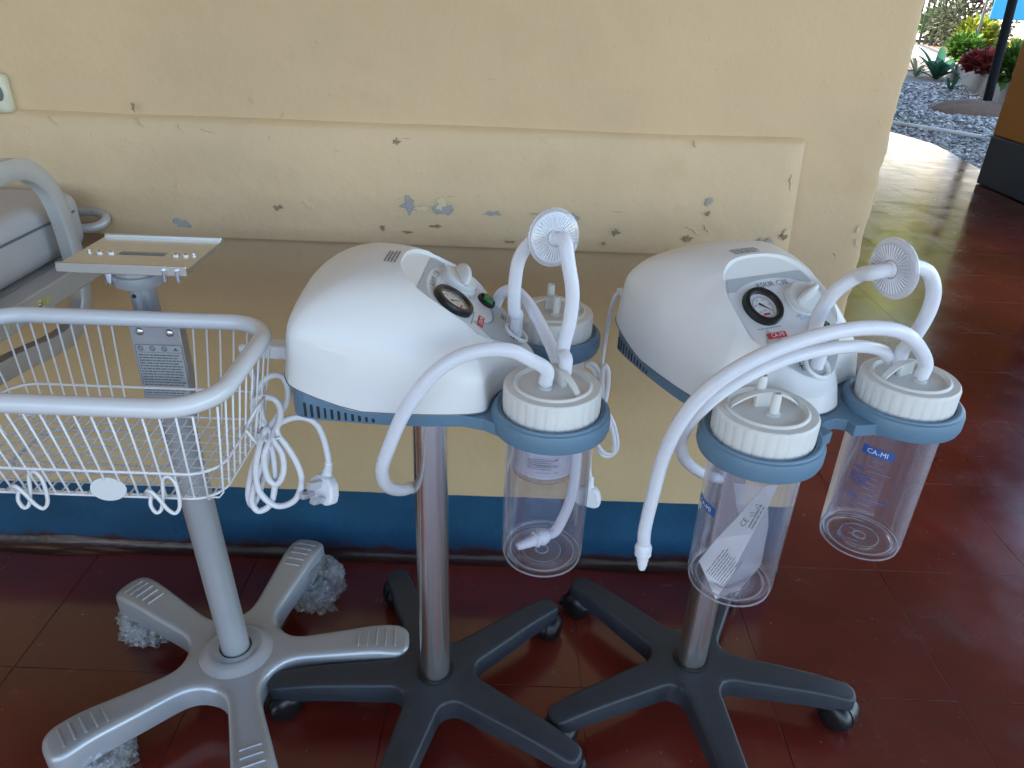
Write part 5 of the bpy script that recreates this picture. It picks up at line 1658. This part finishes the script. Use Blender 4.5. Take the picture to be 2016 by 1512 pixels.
for i in range(ny):      # and crosswise
    t = -1 + 2 * i / (ny - 1)
    y0 = t * .096
    y1 = (byf + byb) / 2 + t * (byb - byf) / 2 * .88
    wirep([(-.197, y0, -.008), (-bx - .002, y1, BZ + .005), (-bx + .004, y1, BZ - .0028), (bx - .004, y1, BZ - .0028), (bx + .002, y1, BZ + .005), (.197, y0, -.008)])
def ring_at(f, ins, r, name='ring_wire'):
    hx = .197 + (bx - .197) * f + ins; yf = -.118 + (byf + .118) * f - ins; yk = .118 + (byb - .118) * f + ins
    m = mk(name, *tubevf([(x, y, BZ * f) for x, y in rrect(-hx, hx, yf, yk, .045 - .01 * f, 7)], r, 7, True)); shade(m, 180)
    obj(name, m, 'white_wire', bas)
ring_at(.68, .0020, .0021)
ring_at(.97, .0022, .0019)
m = mk('ring_wire', *tubevf([(x, y, BZ - .0045) for x, y in rrect(-.128, .075, -.028, .072, .030, 6)], .0020, 7, True)); shade(m, 180)
obj('ring_wire', m, 'white_wire', bas)
# curled hooks and the oval tag on the front
def hookpts(x): return [(x + (a_ - x) * .78, b_, BZ + .004 + (c_ - BZ) * .78) for a_, b_, c_ in hookraw(x)]
def hookraw(x): return [(x - .030, byf - .008, BZ + .010), (x - .031, byf - .014, BZ + .022), (x - .022, byf - .018, BZ + .026), (x - .012, byf - .018, BZ + .012), (x - .003, byf - .016, BZ - .010), (x + .006, byf - .014, BZ - .018), (x + .014, byf - .012, BZ - .004), (x + .014, byf - .010, BZ + .030), (x + .006, byf - .009, BZ + .046), (x - .006, byf - .008, BZ + .040), (x - .010, byf - .010, BZ + .014), (x - .014, byf - .015, BZ - .010), (x - .022, byf - .017, BZ - .015), (x - .030, byf - .014, BZ - .004), (x - .030, byf - .008, BZ + .010)]
for x in (-.042, .118): wire(hookpts(x), .0024, False, 6, 'hook')
tgm = mk('oval_tag', *xf(lathevf([(0, .0012), (.0185, .0012), (.0192, 0), (.0185, -.0012), (0, -.0012)], 40), Matrix.Translation((.046, byf - .0105, BZ + .020)) @ Matrix.Rotation(rad(78), 4, 'X') @ Matrix.Diagonal((1.15, .80, 1, 1)))); shade(tgm, 40)
obj('oval_tag', tgm, 'panel_grey', bas)
# rectangular wire catches on the two ends
for s in (-1, 1):
    x = s * .192
    wirep([(x, -.02, -.085), (x + s * .014, -.02, -.060), (x + s * .014, .02, -.060), (x + s * .002, .02, -.085), (x - s * .004, .012, -.125), (x + s * .008, -.012, -.110), (x, -.02, -.085)], .0021, 'catch_wire')

# bubble wrap round the stand's castors
def wrap_mesh(seed, rx, ry, rz):
    """gathered bag of film round a castor: ruffled open foot, pinched top, a second loose layer"""
    parts = []
    for layer in range(2):
        V, F = [], []
        nu, nv = 110, 26
        s_ = Vector((seed * 3.1, seed * 1.7, layer * 5.0))
        for j in range(nv + 1):
            v = j / nv
            if layer == 0:
                prof = .55 + .62 * math.sin(PI * (.12 + .80 * v)) ** .9 - .25 * v * v
                z = 2 * rz * v * .93
            else:
                prof = .85 + .30 * (1 - v) + .05
                z = 2 * rz * (.04 + .60 * v)
            for i in range(nu):
                a = 2 * PI * i / nu
                c_ = Vector((math.cos(a), math.sin(a), v * 1.2))
                fold = .13 * (abs(noise.noise(c_ * 2.3 + s_)) * 2 - .5) + .11 * (abs(noise.noise(c_ * 5.5 + s_)) * 2 - .5) + .05 * noise.noise(c_ * 12 + s_)
                fold *= (1.35 - .5 * v)
                dz = .18 * rz * noise.noise(c_ * 3.1 + s_ * 2) + .07 * rz * noise.noise(c_ * 9 + s_)
                r = prof * (1 + fold)
                V.append((math.cos(a) * rx * r, math.sin(a) * ry * r, max(.0015, z + dz * min(1, v * 4))))
        rng = range(nu) if layer == 0 else range(nu * 5 // 8)
        for j in range(nv):
            for i in rng:
                F.append([j * nu + i, j * nu + (i + 1) % nu, (j + 1) * nu + (i + 1) % nu, (j + 1) * nu + i])
        if layer == 0: F.append([nv * nu + i for i in range(nu)])
        parts.append((V, F))
    me = mk('bubble_wrap', *join(*parts)); shade(me, 180)
    return me
wl = ['bubble wrap tucked under the right-hand arm of the silver stand', 'large bubble wrap bundle under the rear arm of the silver stand, by the blue band', 'bubble wrap bundle under the rear left arm of the silver stand', 'bubble wrap bundle under the front left arm of the silver stand', 'bubble wrap under the front arm of the silver stand at the lower edge']
wd = [(.255, .040, .033, .035, 0), (.275, .062, .055, .046, .034), (.282, .052, .046, .043, 0), (.268, .055, .050, .045, 0), (.290, .046, .040, .042, 0)]
for k in range(5):
    a = rad(7) + k * 2 * PI / 5
    r_, rx, ry, rz, off = wd[k]
    b = obj('bubble_wrap', wrap_mesh(k + 2, rx, ry, rz), 'bubble_wrap_film')
    side = -1 if k == 1 else 0
    b.location = (SX + math.cos(a) * r_ + math.sin(a) * off, SY + math.sin(a) * r_ - math.cos(a) * off, 0)
    b.rotation_euler = (0, 0, a + .3)
    tag(b, wl[k], 'bubble wrap', 'bubble wrap round the castors')

# ================================================================== PADDED BED AT THE LEFT EDGE
bed = thing('patient_bed', 'grey padded hospital bed with silver tube side rails at the left edge', 'bed', (-1.1, .9, 0))
bo_ = Vector(bed.location)
def bl(x, y, z): return Vector((x, y, z)) - bo_
cu = bevelled(boxvf(-1.42, -.800, .05, 1.335, .800, .905), .028, 5, 'mattress')
cu.transform(Matrix.Translation(-bo_)); 
ma = obj('mattress', cu, 'grey_vinyl', bed)
sm_ = mk('piping', *tubevf([bl(-.7985, .1, .872), bl(-.7985, 1.30, .872)], .0022, 6)); obj('piping', sm_, 'ink_grey', ma)
def flat_tube(path, w_, h_, name, parent, m='tube_frame'):
    """rectangular tube whose wide face looks along x; path in the y-z plane at constant x"""
    n = len(path)
    V, F = [], []
    cp = [Vector(p) for p in path]
    for i in range(n):
        a = cp[max(0, i - 1)]; b = cp[min(n - 1, i + 1)]
        t = (b - a).normalized()
        nn = Vector((1, 0, 0)); bb = t.cross(nn).normalized()
        for u, v in ((-1, -.75), (-.75, -1), (.75, -1), (1, -.75), (1, .75), (.75, 1), (-.75, 1), (-1, .75)):
            V.append(cp[i] + nn * (u * w_ / 2) + bb * (v * h_ / 2))
    for i in range(n - 1):
        for k in range(8): F.append([i * 8 + k, i * 8 + (k + 1) % 8, i * 8 + 8 + (k + 1) % 8, i * 8 + 8 + k])
    F.append(list(range(8))[::-1]); F.append([(n - 1) * 8 + k for k in range(8)])
    me = mk(name, V, F); shade(me, 50)
    return obj(name, me, m, parent)
RX = -.772
lpw = [(RX, y, z) for y, z in ((.55, .955), (.80, .965), (1.0, .980), (1.09, .985), (1.15, .978), (1.195, .945), (1.215, .895), (1.222, .83), (1.22, .765), (1.205, .725), (1.16, .700), (1.10, .700), (1.0, .715), (.75, .74))]
flat_tube([Vector(p) - bo_ for p in crom(lpw, 5)], .026, .032, 'side_loop', bed)
rail = bevelled(boxvf(-.795, -.755, .1, 1.375, .765, .803), .003, 2, 'frame_rail'); rail.transform(Matrix.Translation(-bo_))
ro = obj('frame_rail', rail, 'tube_frame', bed)
for y in (1.06, 1.235, 1.31):
    bt = mk('bolt', *xf(lathevf([(0, .003), (.004, .0028), (.0065, .0012), (.007, 0)], 14), Matrix.Translation(bl(-.755, y + .02, .784)) @ Matrix.Rotation(PI / 2, 4, 'Y'))); obj('bolt', bt, 'chrome', ro)
# marker scrawl on the rail
sc_ = []
rnm = random.Random(5)
for k in range(9):
    y = .995 + k * .0125
    sc_.append(tubevf([bl(-.7545, y, .776 + rnm.uniform(0, .004)), bl(-.7545, y + .004, .790 + rnm.uniform(-.004, .004)), bl(-.7545, y + .007, .778 + rnm.uniform(-.002, .006)), bl(-.7545, y + .009, .788)], .0011, 5))
obj('marker_writing', mk('marker_writing', *join(*sc_)), 'marker_yellow', ro)
fl2 = crom([(-1.1, 1.372, .85), (-.84, 1.372, .852), (-.80, 1.370, .852), (-.780, 1.362, .848), (-.774, 1.348, .842), (-.782, 1.335, .836), (-.81, 1.328, .832), (-.90, 1.326, .83)], 5)
m = mk('head_rail', *tubevf([p - bo_ for p in fl2], .0085, 12)); shade(m, 60); obj('head_rail', m, 'tube_frame', bed)
for y in (.12,):
    for x in (-.775, -1.40):
        lg = bevelled(boxvf(x - .018, x + .018, y - .018, y + .018, 0, .766), .003, 1, 'leg'); lg.transform(Matrix.Translation(-bo_)); obj('leg', lg, 'tube_frame', bed)
ur = bevelled(boxvf(-1.42, -.797, .1, 1.33, .772, .799), .004, 1, 'mattress_deck'); ur.transform(Matrix.Translation(-bo_)); obj('mattress_deck', ur, 'tube_frame', bed)

# painted-over wall fixture at the upper left
fx = thing('wall_fixture', 'chipped cream painted fixture with a round hole on the wall at left', 'fixture', tuple(aty(10, 182, WY)))
fm = bevelled(boxvf(-.060, .0145, -.022, .004, -.034, .034), .010, 3, 'plate'); fo = obj('plate', fm, 'fixture', fx)
hm = mk('hole', *xf(lathevf([(0, .0004), (.010, .0004), (.0115, 0)], 20), Matrix.Translation((.002, -.0222, .002)) @ Matrix.Rotation(PI / 2, 4, 'X') @ Matrix.Diagonal((.8, 1.25, 1, 1)))); obj('hole', hm, 'fixture_hole', fo)
